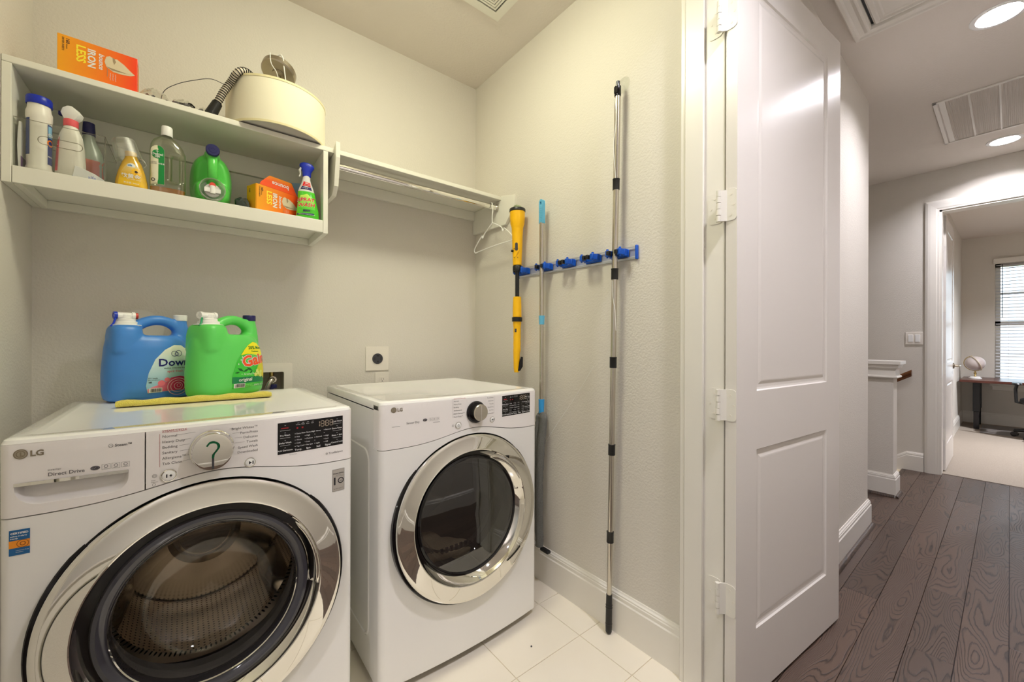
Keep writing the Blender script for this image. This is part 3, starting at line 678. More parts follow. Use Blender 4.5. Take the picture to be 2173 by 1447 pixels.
def appliance(name, label, cat, loc, rz, washer):
    t = thing(name, label, cat, loc, rz)
    D = .66
    o = outline(0.0, D); oi = [p for p in o]
    side = loft([[(x * .9965, max(y, .035) if abs(x) > .3 else .035, z) for x, y in o if not (abs(x) < .325 and y < .1)] for z in (.028, .05, .94)], caps=False, close=False)
    # cabinet: two sides, back and floor of folded sheet
    cab = join(box(-HW + .001, -HW + .004, .03, D, .028, .942), box(HW - .004, HW - .001, .03, D, .028, .942), box(-HW + .001, HW - .001, D - .003, D, .028, .942), box(-HW + .001, HW - .001, .02, D, .028, .031))
    cb = obj('cabinet', cab, M_ENAMEL, t, bevel=.001)
    for s in (-1, 1):                                    # pressed rib outline on each side
        pl = rrect(.10, .56, .14, .80, .05, 8)
        a = loft([[(s * (HW - .001 + e), (.10 + .56) / 2 + (u - .33) * k, .47 + (v - .47) * k2) for u, v in pl] for e, k, k2 in ((0, 1, 1), (.0035, .985, .99), (.0035, .965, .975), (0.0, .95, .965))], caps=False)
        obj('pressed_rib', a, M_ENAMEL, cb)
    for sx in (-1, 1):
        for y in (.06, D - .06): obj('foot', lathe([(.018, 0), (.018, .018), (.008, .02), (.008, .03)], 16, 'Z', (sx * .29, y, 0)), M_DGREY, t)
    zt = ZT
    rim = loft([[(x, y, .947) for x, y in outline(.0, D)], [(x, y, zt - .010) for x, y in outline(.0, D)], [(x, y, zt - .003) for x, y in outline(.003, D)], [(x, y, zt) for x, y in outline(.010, D)],
                [(x, y, zt) for x, y in outline(.034, D)], [(x, y, zt - .0028) for x, y in outline(.042, D)]])
    obj('top_lid', ([(x, max(y, .012) if z < zt - .011 else y, z) for x, y, z in rim[0]], rim[1]), M_LID, t, smooth=40)
    hole = circ(0, DZ, DR + .004, 96)
    obj('front_panel', front_piece(lambda x: .030, lambda x: seam(x) - .0012, holes=[hole]), M_ENAMEL, t, smooth=40)
    split = -.126
    if washer:
        cp = obj('control_panel', front_piece(lambda x: seam(x) + .0012, lambda x: ZT - .014, x0=split + .001, top_round=True), M_PANEL, t, smooth=40)
        rec = [(-.322, .884), (-.154, .884)] + [(-.154 - .030 + .030 * cos(R(-90 * k / 8)), .868 + .030 * sin(R(-90 * k / 8))) for k in range(9)] + [(-.322 + .036 - .036 * sin(R(90 * k / 8)), .874 - .036 * cos(R(90 * k / 8))) for k in range(9)]
        dr = obj('detergent_drawer', front_piece(lambda x: seam(x) + .0012, lambda x: ZT - .014, x1=split - .001, top_round=True, holes=[rec]), M_PANEL, t, smooth=40)
        cxr, czr = -.238, .884
        pk = [[(cxr + (u - cxr) * k, fy(u) + d, czr + (v - czr) * k2) for u, v in rec] for k, k2, d in ((1, 1, 0), (.985, .97, .003), (.95, .80, .016), (.93, .55, .024))]
        g = loft(pk, caps=False); g[1].append(tuple(3 * len(rec) + i for i in range(len(rec))))
        obj('handle_recess', g, M_PANEL, dr, smooth=50)
        obj('chrome_strip', loft([[(x, fy(x) - .001 + a, b) for a, b in ((0, .885), (.0, .8785), (.02, .8785), (.02, .885))] for x in [-.3225 + .0168 * k for k in range(11)]]), M_CHROME, dr)
    else:
        cp = obj('control_panel', front_piece(lambda x: seam(x) + .0012, lambda x: ZT - .014, top_round=True), M_PANEL, t, smooth=40); dr = cp
    # round door
    door = obj('door', xf(lathe([(.300, -.030), (.300, .010), (.298, .015), (.294, .0175), (.286, .018), (.246, .021), (.2425, .0225), (.240, .0215), (.2385, .018), (.228, .002), (.2165, -.010), (.2155, -.016)], 128, 'Y'), DM), M_CHROME, t, smooth=30)
    obj('door_gap', xf(lathe([(.3085, -.034), (.3085, -.002), (.3060, .0015), (.3005, .0015), (.3005, -.02)], 96, 'Y'), DM), M_GLOSSBLACK, t)
    obj('door_shell', xf(lathe([(.306, -.03), (.24, -.03), (.225, -.05)], 64, 'Y'), DM), M_DGREY, door)
    if washer:
        obj('smoked_ring', xf(lathe([(.2165, -.016), (.2160, -.004), (.2125, .003), (.205, .005), (.196, .001), (.188, -.008), (.184, -.018), (.183, -.035)], 96, 'Y'), DM), M_SMOKE, door)
        obj('glass_bowl', xf(lathe([(.186, -.010), (.178, -.030), (.165, -.062), (.142, -.095), (.105, -.115), (.055, -.123), (.0, -.125)], 96, 'Y'), DM), M_BOWL, door)
        obj('rim', xf(lathe([(.1855, -.006), (.1875, -.0035), (.1895, -.006)], 96, 'Y'), DM), M_CHROME, door)
        gs = obj('gasket', xf(lathe([(.25, -.045), (.215, -.05), (.20, -.062), (.192, -.085), (.198, -.105), (.20, -.13), (.235, -.132)], 72, 'Y'), DM), M_RUBBER, t)
        # perforated drum with UVs for the hole pattern
        def drum_uv(o_, f):
            me = o_.data; uv = me.uv_layers.new(name='UVMap')
            for l in me.loops: uv.data[l.index].uv = f(me.vertices[l.vertex_index].co)
        drum = obj('drum', lathe([(.205, -.155), (.236, -.165), (.242, -.20), (.242, -.50), (.230, -.52)], 96, 'Y', (0, 0, DZ - .005)), M_DRUM, t)
        bpy.context.view_layer.update()
        me = drum.data; uv = me.uv_layers.new(name='UVMap'); cz = DZ - .005
        for p in me.polygons:
            cc = p.center; a0 = math.atan2(cc.z - cz, cc.x)
            for li in p.loop_indices:
                v = me.vertices[me.loops[li].vertex_index].co; a = math.atan2(v.z - cz, v.x)
                while a - a0 > pi: a -= 2 * pi
                while a - a0 < -pi: a += 2 * pi
                uv.data[li].uv = (a * .242 / .013, v.y / .013)
        obj('drum_back', lathe([(.236, -.505), (.20, -.50), (.165, -.492), (.16, -.47), (.10, -.458), (.085, -.470), (.078, -.470), (.07, -.462), (.0, -.46)], 72, 'Y', (0, 0, cz)), M_STEEL, drum)
        for a in (-38, 82, 202):
            ca, sa = cos(R(a)), sin(R(a)); sec = []
            for y, hgt in ((.205, .0), (.225, .045), (.33, .062), (.45, .050), (.49, .0)):
                row = []
                for k in range(9):
                    s = -1 + k / 4; r = .243 - hgt * (cos(s * pi / 2) ** .8 if abs(s) < 1 else 0); wv = .045 * s
                    row.append((ca * r - sa * wv, y, cz + sa * r + ca * wv))
                sec.append(row)
            lf = obj('lifter', loft(sec, caps=False, close=False), M_STEEL, drum, smooth=60)
            hs_ = []
            for i in range(13):
                for j in (0, 1):
                    y = .235 + i * .019 + j * .009; r = .243 - .058 * (.78 - .06 * abs(i - 6) / 6) ; wv = -.012 + j * .024
                    c0 = Vector((ca * r - sa * wv, y, cz + sa * r + ca * wv)); n_ = Vector((ca, 0, sa))
                    hs_.append(cyl(c0 - n_ * .0022, c0 + n_ * .001, .0030, n=8))
            obj('hole', join(*hs_), M_BLACK, lf)
    else:
        obj('black_ring', xf(lathe([(.2165, -.018), (.2150, -.009), (.208, -.006), (.204, -.008), (.203, -.016)], 96, 'Y'), DM), M_GLOSSBLACK, door)
        obj('window_glass', xf(lathe([(.205, -.0095), (.15, -.0065), (.08, -.004), (.0, -.003)], 96, 'Y'), DM), M_DARKGLASS, door)
        obj('inner_cup', xf(lathe([(.205, -.02), (.19, -.06), (.175, -.075), (.172, -.10), (.168, -.105)], 72, 'Y'), DM), M_CLEAR, door)
        dm_ = obj('drum', lathe([(.20, -.12), (.27, -.13), (.275, -.18), (.275, -.56), (.0, -.565)], 72, 'Y', (0, 0, DZ + .02)), M_RUBBER, t)
        obj('lint_grille', join(*[box(-.10 + .022 * k, -.088 + .022 * k, .118, .124, DZ - .192 + .0 * k, DZ - .172) for k in range(10)]), M_DGREY, t, smooth=0)
    # handle scoop at the right-hand side of the dished rim
    a0 = 18 if washer else 38
    sc_ = []
    for k in range(13):
        a = R(a0 - 26 + 52 * k / 12); e = sin(pi * k / 12)
        sc_.append([(cos(a) * r, -h, sin(a) * r) for r, h in ((.2405, .0235), (.2385, .0235 - .004 * e), (.232, .008 - .022 * e), (.222, -.004 - .012 * e), (.2165, -.008))])
    obj('door_handle', xf(loft(sc_, caps=False, close=False), DM), M_CHROME, door, smooth=60)
    if washer: obj('grip', xf(tube([(cos(R(a)) * .2345, -.0225, sin(R(a)) * .2345) for a in range(-8, 42, 4)], [.001] + [.0055] * 11 + [.001], 12), DM), M_CHROME, door)
    # ---- knob, buttons, display, printing
    if washer:
        kx, kz = -.003, .905
        KM = Matrix.Translation((kx, -BUL, kz))
        kb = obj('dial', xf(lathe([(.0445, 0), (.0445, .004), (.0425, .006), (.041, .026), (.0395, .029), (.036, .030), (.0, .030)], 64, 'Y'), KM @ Matrix.Diagonal((1, 1, 1.10, 1))), M_CHROME, t, smooth=25)
        obj('pointer', xf(box(-.0022, .0022, -.0315, -.0302, -.041, -.006), KM), M_DGREY, kb, smooth=0)
        hk = [(-.011, .013), (-.007, .0185), (.001, .020), (.009, .015), (.011, .006), (.006, -.003), (.001, -.010), (.0, -.017)]
        obj('green_mark', xf(loft([[(x + dx * .0026, -.0320, z + .004 + dz * .0026) for dx, dz in ((-1, -.3), (0, 1), (1, .3), (0, -1))] for x, z in [(a, b) for a, b, _ in smoothpath([(a, b, 0) for a, b in hk], 4)]]), KM), mat('green_tape', (12, 120, 72), .5), kb, smooth=0)
        bts = [(-.085, .8575, .0150, .0120), (.076, .8580, .0125, .0102)]
    else:
        kx, kz = .015, .910
        KM = Matrix.Translation((kx, -BUL, kz))
        kb = obj('dial', xf(lathe([(.031, .008), (.031, .026), (.029, .029), (.0, .030)], 48, 'Y', (.006, 0, 0)), KM), M_STEEL, t, smooth=25)
        obj('dial_ring', xf(lathe([(.041, 0), (.041, .006), (.037, .010), (.0, .010)], 48, 'Y'), KM), M_GLOSSBLACK, kb, smooth=25)
        obj('pointer', xf(box(.0045, .0075, -.0305, -.029, -.028, .028), KM), M_CHROME, kb, smooth=0)
        bts = [(-.061, .8690, .0125, .0102), (.092, .8722, .0112, .0090)]
    for bx, bz, r1, r2 in bts:
        b_ = obj('button', lathe([(r2, -.002), (r2, .0022), (r2 - .002, .0032), (0, .0034)], 32, 'Y', (bx, fy(bx), bz)), M_WHITEP, t)
        obj('button_ring', lathe([(r1, -.002), (r1, .0018), (r1 - .0012, .0026), (r2 + .0004, .002), (r2 + .0004, -.002)], 32, 'Y', (bx, fy(bx), bz)), M_CHROME, b_)
        sy = [flat2([(-.003, -.0045), (.0035, 0), (-.003, .0045)]), rect2(.0045, .0056, -.0042, .0042), rect2(.0068, .0078, -.0042, .0042)] if bx > 0 else ([rect2(-.0048, -.0024, -.004, .004), flat2([(.001, .0006), (.0046, .0035), (.0046, -.0035)]), rect2(.004, .0062, -.001, .0014)] if washer else [ring2(0, -.0004, .0042, .0009, 24), rect2(-.0006, .0006, 0, .0052)])
        obj('symbol', put(join(*sy), lambda u, v, bx=bx: (u, fy(bx) - .0038, v), bx, bz), M_INKD, b_, smooth=0, recalc=False)
    dx0, dx1, dz0, dz1 = (.139, .313, .8650, .9505) if washer else (.143, .300, .8765, .9590)
    n = 12
    dsp = obj('display', loft([[(x, fy(x) - d, z) for d, z in ((-.001, dz0), (.0006, dz0), (.0006, dz1), (-.001, dz1))] for x in [dx0 + (dx1 - dx0) * i / n for i in range(n + 1)]]), M_GLOSSBLACK, t, smooth=0)
    ond = lambda u, v: (u, fy(u) - .0012, v)
    w_ = dx1 - dx0; q = w_ / .173
    def seg7(ch, x, z, h):
        S = {'0': 'abcdef', '1': 'bc', '8': 'abcdefg'}[ch]; w = h * .52; th = h * .09; G = []
        P = {'a': (0, w, h, h), 'g': (0, w, h / 2, h / 2), 'd': (0, w, 0, 0), 'f': (0, 0, h / 2, h), 'e': (0, 0, 0, h / 2), 'b': (w, w, h / 2, h), 'c': (w, w, 0, h / 2)}
        for s in S:
            x0, x1, z0, z1 = P[s]; e = th * .5; gp = h * .06
            G.append(rect2(x + x0 + gp, x + x1 - gp, z + z0 - e, z + z0 + e) if z0 == z1 else rect2(x + x0 - e, x + x0 + e, z + z0 + gp, z + z1 - gp))
        return G
    G = []
    zz = dz1 - .0235; hh = .016; x = dx0 + .104 * q
    for ch in '1888': G += seg7(ch, x - (.006 if ch == '1' else 0), zz, hh); x += .0125 if ch != '1' else .0065
    G += [rect2(dx0 + .1235 * q, dx0 + .1250 * q, zz + .004, zz + .0055), rect2(dx0 + .1235 * q, dx0 + .1250 * q, zz + .011, zz + .0125)]
    obj('digits', put(join(*G), ond), mat('led_segment', (176, 160, 140), .4), dsp, smooth=0, recalc=False)
    cols = ([('Extra Hot', 'Hot', 'Warm', 'Cold', 'Tap Cold'), ('Extra High', 'High', 'Medium', 'Low', 'No Spin'), ('Heavy', '', 'Normal', '', 'Light'), ('Remote', '', 'High', 'Low', 'Off')]
            if washer else [('High', 'Mid High', 'Medium', 'Low', 'Ultra Low'), ('Very', 'More', 'Normal', 'Less', 'Damp'), ('60', '50', '40', '30', '20'), ('Remote', '', 'High', 'Low', 'Off')])
    it = []; dots = []
    for ci, col in enumerate(cols):
        for ri, s in enumerate(col):
            u = dx0 + (.046 + .0255 * ci) * q; v = dz1 - .036 - .0088 * ri
            dots.append(rect2(u - .0042, u - .0024, v + .0012, v + .0024))
            if s: it.append((s, u, v, .0052))
    lab = ('Temp.', 'Spin', 'Soil', 'Signal') if washer else ('Dryness', 'Temp.', 'Time', 'Signal')
    for ci, s in enumerate(lab): it.append((s, dx0 + (.051 + .0262 * ci) * q, dz0 + .0040, .0074, 'CENTER', .01))
    L_, R_ = (('TurboWash', 'Pre Wash', 'Delay Wash', 'Add Garments'), ('Cold Wash', 'Extra Rinse', 'Rinse + Spin', 'Control Lock')) if washer else (('Energy', 'Reduce Static', 'Damp Dry', 'Wrinkle Care'), ('More Time', 'Less Time', 'Custom PGM', 'Control Lock'))
    for k in range(4):
        v = dz1 - .0165 - .0205 * k
        if not (k == 0): it.append((L_[k], dx0 + .018 * q, v, .0062, 'CENTER', .01))
        it.append((R_[k], dx1 - .017 * q, v, .0062, 'CENTER', .01))
        for cxx in (dx0 + .018 * q, dx1 - .017 * q):
            dots.append(rect2(cxx - .0016, cxx + .0016, v + .0085, v + .0092))
            if k < 3: dots.append(rect2(cxx - .0125, cxx + .0125, v - .0052, v - .0046))
    for k in range(4): it.append((('Sensing', 'Wash', 'Rinse', 'Spin')[k] if washer else ('Sens', 'Dry', 'Cool', 'End')[k], dx0 + (.050 + .0125 * k) * q, dz1 - .0105, .0038, 'CENTER')); dots.append(rect2(dx0 + (.048 + .0125 * k) * q, dx0 + (.053 + .0125 * k) * q, dz1 - .0055, dz1 - .0048))
    letters('lettering', it, M_INKW, dsp, ond)
    obj('indicator_marks', put(join(*dots), ond), M_INKW, dsp, smooth=0, recalc=False)
    obj('red_icons', put(join(rect2(dx0 + .046 * q, dx0 + .0505 * q, dz1 - .021, dz1 - .0165), rect2(dx0 + .059 * q, dx0 + .0635 * q, dz1 - .021, dz1 - .0165), rect2(dx0 + .008 * q, dx0 + .026 * q, dz1 - .0165, dz1 - .0135)), ond), mat('red_icon', (150, 30, 34), .4) if washer else MATS['red_icon'], dsp, smooth=0, recalc=False)
    if washer:
        lst = ('Normal', 'Heavy Duty', 'Bedding', 'Sanitary', 'Allergiene™', 'Tub Clean'); rst = ('Bright Whites™', 'Perm.Press', 'Delicates', 'Towels', 'Speed Wash', 'Downloaded')
        zl = [.9475 - .0128 * k for k in range(6)]; zr = [.9475 - .0124 * k for k in range(6)]
        it = [(s, -.097, z, .0086) for s, z in zip(lst, zl)] + [(s, .093, z, .0086, 'RIGHT') for s, z in zip(rst, zr)]
        it += [('TrueBalance', .272, .8415, .0082), ('inverter', -.276, .9035, .0060), ('Direct Drive', -.276, .8925, .0104, 'LEFT', .012), ('Steam™', -.176, .9395, .0082, 'LEFT', .02), ('Remote Start', .168, .8590, .0034)]
        letters('lettering', it, M_INK, cp, onpanel)
        letters('lettering', [('STEAM CYCLE', -.097, .9605, .0072)], M_INKR, cp, onpanel, label='red lettering above the cycle list')
        ln = [rect2(-.097, -.057, .9592, .9597), rect2(-.1015, -.1009, .880, .957)]
        obj('red_rule', put(join(*ln), onpanel), M_INKR, cp, smooth=0, recalc=False)
        ln = [flat2([(a, z1), (b, z2), (b, z2 + .0005), (a, z1 + .0005)]) for a, b, z1, z2 in [(-.072, -.036, zl[0] + .003, .953), (-.058, -.044, zl[1] + .003, .939), (-.066, -.047, zl[2] + .003, .926), (-.065, -.047, zl[3] + .003, .913), (-.054, -.046, zl[4] + .003, .901), (-.060, -.044, zl[5] + .003, .889)]]
        ln += [flat2([(a, z1), (b, z2), (b, z2 + .0005), (a, z1 + .0005)]) for a, b, z1, z2 in [(.032, .044, .951, .951), (.038, .054, .939, .9385), (.042, .058, .9265, .926), (.042, .064, .9135, .9135)]]
        obj('guide_lines', put(join(*ln), onpanel), M_INK, cp, smooth=0, recalc=False)
        ic = [ring2(.2665, .8442, .0028, .0010, 20), rect2(.2661, .2669, .8442, .847), ring2(-.1825, .9425, .0040, .0006, 16), ring2(-.1825, .941, .0024, .0005, 12)]
        ic += [put(ring2(0, 0, .0075, .0036, 28, .0048), lambda u, v: (u, v, 0), -.2065, .8975)]
        for k in range(3):
            x0 = -.1965 + .0155 * k; ic += [join(rect2(x0, x0 + .0004, .892, .9035), rect2(x0 + .0132, x0 + .0136, .892, .9035), rect2(x0, x0 + .0136, .892, .8924), rect2(x0, x0 + .0136, .9031, .9035)), ring2(x0 + .0068, .8985, .0033, .0009, 20), rect2(x0 + .003, x0 + .0105, .8935, .8941)]
        obj('certification_icons', put(join(*ic), onpanel), M_INK, dr, smooth=0, recalc=False)
        letters('lettering', [('he', -.2065, .8952, .0074, 'CENTER', .03, 0, .2)], M_INKD, dr, onpanel)
        letters('touch_marks', [('Smart', -.116, .8500, .0032), ('Diagnosis', -.116, .8460, .0032)], M_INK, cp, onpanel)
        obj('touch_icons', put(join(ring2(-.110, .8610, .0042, .0006, 20), ring2(-.110, .8610, .0022, .0005, 16), ring2(-.111, .8410, .0032, .0005, 16)), onpanel), M_INK, cp, smooth=0, recalc=False)
        lx, lz, lr = -.3130, .9440, .0100; tx_, ts = -.3005, .0160
        st_ = obj('efficiency_sticker', put(join(rect2(-.328, -.300, .741, .792)), onpanel), mat('sticker_blue', (24, 94, 150), .35), t, smooth=0, recalc=False, label='small blue and orange certified sticker')
        up = lambda u, v: (u, fy(u) - .0012, v)
        obj('orange_band', put(rect2(-.328, -.300, .756, .771), up), mat('sticker_orange', (240, 150, 40), .35), st_, smooth=0, recalc=False)
        up2 = lambda u, v: (u, fy(u) - .0016, v)
        obj('badge', put(join(ring2(-.3095, .7635, .0085, .001, 24, .0078), ring2(-.3095, .7635, .0042, .0014, 16)), up2), mat('sticker_brown', (150, 84, 20), .4), st_, smooth=0, recalc=False)
        letters('lettering', [('CERTIFIED', -.314, .7838, .0052, 'CENTER', .04), ('asthma & allergy', -.3265, .7785, .0034, 'LEFT', .03, 0, .2), ('friendly', -.3265, .7740, .0034, 'LEFT', .03, 0, .2), ('asthma and allergy', -.319, .7500, .0024), ('foundation', -.319, .7465, .0024)], M_INKW, st_, up2)
        wl = obj('warranty_label', put(rect2(.283, .318, .727, .792), onpanel), mat('label_silver', (186, 180, 172), .35, .2), t, smooth=0, recalc=False, label='small silver ten year motor warranty label')
        letters('lettering', [('Direct Drive', .3005, .7775, .0058, 'CENTER', .02), ('M O T O R', .3005, .7730, .0032, 'CENTER'), ('1', .2895, .7465, .030, 'CENTER', .03), ('YEAR', .3080, .7545, .0036, 'CENTER', .02), ('W A R R A N T Y', .3005, .7325, .0036, 'CENTER', .01)], M_INKD, wl, up)
        obj('numeral_ring', put(join(ring2(.3075, .757, .0088, .0026, 28), rect2(.283, .318, .7915, .792), rect2(.283, .318, .727, .7275), rect2(.283, .2835, .727, .792), rect2(.3175, .318, .727, .792), rect2(.286, .315, .7702, .7706)), up), M_INKD, wl, smooth=0, recalc=False)
    else:
        lst = ('Normal', 'Heavy Duty', 'Bedding', 'Antibacterial', 'Steam Sanitary™', 'Steam Fresh™'); rst = ('Perm.Press', 'Delicates', 'Towels', 'Speed Dry', 'Air Dry', 'Downloaded')
        it = [(s, -.080, .9555 - .0113 * k, .0066) for k, s in enumerate(lst)] + [(s, .098, .9555 - .0120 * k, .0066, 'RIGHT') for k, s in enumerate(rst)] + [('Sensor Dry', -.256, .8955, .0098, 'LEFT', .005)]
        letters('lettering', it, M_INK, cp, onpanel)
        letters('lettering', [('Steam Cycle Dewrinkle', -.080, .9650, .0052)], M_INKR, cp, onpanel, label='red lettering above the cycle list')
        obj('rule', put(join(rect2(-.304, -.1345, .8905, .8915), rect2(-.0835, -.0830, .898, .966), rect2(.102, .1024, .895, .962)), onpanel), M_INK, cp, smooth=0, recalc=False)
        ic = [put(ring2(0, 0, .0080, .0036, 28, .0050), lambda u, v: (u, v, 0), -.190, .9030)]
        for k in range(3): x0 = -.176 + .0138 * k; ic += [join(rect2(x0, x0 + .0003, .8975, .908), rect2(x0 + .012, x0 + .0123, .8975, .908), rect2(x0, x0 + .0123, .8975, .8978), rect2(x0, x0 + .0123, .9077, .908)), ring2(x0 + .0060, .903, .003, .0007, 16)]
        obj('certification_icons', put(join(*ic), onpanel), M_INK, cp, smooth=0, recalc=False)
        letters('lettering', [('he', -.190, .9002, .0078, 'CENTER', .03, 0, .2)], M_INKD, cp, onpanel)
        obj('touch_icons', put(join(ring2(-.083, .870, .0042, .0006, 20), ring2(-.083, .870, .0022, .0005, 16)), onpanel), M_INK, cp, smooth=0, recalc=False)
        lx, lz, lr = -.2985, .9470, .0090; tx_, ts = -.2870, .0150
    e = obj('emblem', put(join(ring2(lx, lz, lr, lr * .16, 40), ring2(lx, lz, lr * .66, lr * .15, 32), rect2(lx - lr * .1, lx + lr * .1, lz - lr * .4, lz + lr * .4), rect2(lx - lr * .1, lx + lr * .35, lz - lr * .45, lz - lr * .28)), lambda u, v: (u, fy(u) - .0012, v)), M_TAN, dr, smooth=0, recalc=False)
    obj('emblem_disc', put(flat2(circ(lx, lz, lr, 40)), onpanel), mat('emblem_fill', (176, 166, 148), .3, .5) if washer else MATS['emblem_fill'], e, smooth=0, recalc=False)
    letters('brand_lettering', [('LG', tx_, lz - ts * .36, ts, 'LEFT', .035)], M_TAN, dr, lambda u, v: (u, fy(u) - .0012, v))
    return t
appliance('washing_machine', 'white front loading washer with a large chrome door, green mark on its dial', 'washing machine', (.040, 1.257, 0), R(0.8), True)
appliance('tumble_dryer', 'white front loading dryer with a dark round window, right of the washer', 'dryer', (.817, 1.278, 0), R(0.0), False)
# laundry lying in the dryer
g = join(*[suploft([(-.03 + z * .9, 0, 0, .001, .001), (-.02, 0, 0, a * .8, b * .8), (.0, 0, 0, a, b), (.02, 0, 0, a * .8, b * .75), (.03, 0, 0, a * .3, b * .3)]) if False else mv(suploft([(-.03, 0, 0, a * .5, b * .5), (-.015, 0, 0, a * .9, b * .9), (.005, 0, 0, a, b), (.022, 0, 0, a * .7, b * .7), (.032, 0, 0, a * .25, b * .25)], 20), x, y, z) for x, y, z, a, b in ((-.09, 0, .01, .085, .06), (-.01, .02, .0, .10, .07), (.06, .0, -.012, .07, .05), (-.06, .06, .03, .07, .05), (-.12, .02, .035, .05, .05))])
lo = obj('laundry', remeshed(g, .007, 4), M_TOWEL, None); lo.location = (.80, 1.44, .325)
tag(lo, 'beige towel lying inside the dryer behind its window', 'towel')

# ================================================================== SHELVES
SZ = 1.668                                              # upper face of the lower shelf board
TZ = 1.982                                              # top of the long top shelf
cab = thing('wall_cabinet', 'white open wall shelf box holding the cleaning bottles', 'shelf', (0, 1.91, 1.622))
def cbox(name, x0, x1, y0, y1, z0, z1, b=.0015): return obj(name, box(x0, x1, y0 - 1.91, y1 - 1.91, z0 - 1.622, z1 - 1.622), M_SHELF, cab, bevel=b, smooth=0)
cbox('bottom_board', -.404, .416, 1.785, 2.054, 1.650, SZ)
cbox('front_rail', -.404, .416, 1.770, 1.785, 1.624, 1.673)
cbox('side_panel', -.424, -.405, 1.770, 2.054, 1.623, 1.962)
cbox('side_panel', .4165, .435, 1.770, 2.054, 1.620, 1.962)
cbox('back_rail', -.404, .416, 2.036, 2.054, 1.885, 1.962)
cbox('back_rail', -.404, .416, 2.036, 2.054, 1.622, 1.6495)
cbox('back_panel', -.404, .416, 2.049, 2.054, 1.669, 1.884, 0)
cbox('side_cleat', -.404, -.387, 1.786, 2.035, 1.622, 1.6495)
sh = thing('top_shelf', 'long white shelf board running over the shelf box to the corner', 'shelf', (.46, 1.91, TZ))
obj('board', box(-.884, .889, -.140, .144, -.0195, 0), M_SHELF, sh, bevel=.002, smooth=0)
obj('cleat', box(-.018, .889, .126, .144, -.072, -.0200), M_SHELF, sh, bevel=.0015, smooth=0)
def bracket(name, x0, x1, lb, poly):
    g = prism(poly, x0, x1, 'X'); return tag(obj(name, g, M_SHELF, bevel=.0015, smooth=0), lb, 'bracket')
bracket('shelf_bracket', .457, .475, 'white angled bracket standing between the shelf box and the hanging rod', [(2.036, 1.909), (2.036, 1.793), (1.80, 1.793), (1.765, 1.825), (1.741, 1.938), (1.741, 2.002), (1.769, 1.985), (1.769, 1.961), (2.036, 1.961)][::-1])
bracket('shelf_bracket', 1.3335, 1.351, 'white angled bracket on the right wall under the shelf end', [(2.054, 1.909), (2.054, 1.826), (1.73, 1.818), (1.650, 1.904), (1.650, 1.960), (1.768, 1.985), (1.768, 1.961), (2.036, 1.961), (2.036, 1.909)][::-1])
rd = thing('hanging_rod', 'chrome oval clothes rod under the right-hand shelf', 'clothes rod', (.9045, 1.80, 1.925))
oval = [(.0075 * cos(2 * pi * i / 24), .015 * sin(2 * pi * i / 24)) for i in range(24)]
obj('tube', loft([[(x, a, b) for a, b in oval] for x in (-.425, .424)]), M_CHROME, rd, smooth=50)
ov2 = [(a * 1.5, b * 1.3) for a, b in oval]
for x0, x1 in ((-.4285, -.418), (.417, .4275)): obj('rod_socket', loft([[(x, a, b) for a, b in ov2] for x in (x0, x1)]), M_STEEL, rd)
# hanger
hgx = 1.285
hp_ = [(0, 1.80 + .0, 1.944), (0, 1.783, 1.938), (0, 1.776, 1.92), (0, 1.779, 1.88), (0, 1.786, 1.85), (0, 1.782, 1.826)]
hook = [(0, 1.812, 1.915), (0, 1.814, 1.932), (0, 1.806, 1.944), (0, 1.795, 1.944), (0, 1.785, 1.934), (0, 1.781, 1.90), (0, 1.785, 1.86), (0, 1.784, 1.83)]
hgr = thing('clothes_hanger', 'white plastic clothes hanger on the chrome rod by the corner', 'hanger', (hgx, 1.80, 1.944))
def L0(p): return (p[0], p[1] - 1.80, p[2] - 1.944)
obj('hook', tube([L0(p) for p in smoothpath(hook, 6)], .0028, 8), M_WHITEP, hgr)
arm1 = [(0, 1.784, 1.83), (0, 1.81, 1.815), (0, 1.86, 1.785), (0, 1.872, 1.768), (0, 1.880, 1.765), (0, 1.885, 1.778), (0, 1.92, 1.752), (0, 1.955, 1.722), (0, 1.962, 1.705), (0, 1.950, 1.692), (0, 1.93, 1.693), (0, 1.78, 1.700), (0, 1.60, 1.700)]
arm2 = [(0, 1.784, 1.83), (0, 1.75, 1.815), (0, 1.70, 1.787), (0, 1.692, 1.768), (0, 1.684, 1.765), (0, 1.678, 1.778), (0, 1.64, 1.752), (0, 1.607, 1.722), (0, 1.598, 1.708), (0, 1.600, 1.700)]
obj('arm', tube([L0(p) for p in smoothpath(arm1, 5)], .0032, 8), M_WHITEP, hgr)
obj('arm', tube([L0(p) for p in smoothpath(arm2, 5)], .0032, 8), M_WHITEP, hgr)

# ---- things on the lower shelf
# clear organiser bin
bn = thing('storage_bin', 'clear acrylic storage bin with a handle slot, left end of the shelf', 'bin', (-.313, 1.90, SZ))
bw, bd, bh = .094, .118, .148
w = .0022
obj('side_wall', box(-bw, -bw + w, -bd, bd, 0, bh), M_CLEAR, bn, smooth=0)
obj('side_wall', box(bw - w, bw, -bd, bd, 0, bh), M_CLEAR, bn, smooth=0)
obj('back_wall', box(-bw, bw, bd - w, bd, 0, bh), M_CLEAR, bn, smooth=0)
sl_ = rrect(-.045, .045, .085, .108, .0112, 6)
fr = region([(-bw, 0), (bw, 0), (bw, bh), (-bw, bh)], [sl_], .05, lambda u, v: (u, -bd, v))
obj('front_wall', fr, M_CLEAR, bn, smooth=0)
obj('slot_rim', tube([(a, -bd, b) for a, b in sl_ + [sl_[0]]], .0011, 6), glassy('clear_edge', (.60, .58, .52), .15), bn)
obj('base', box(-bw, bw, -bd, bd, 0, .002), M_CLEAR, bn, smooth=0)
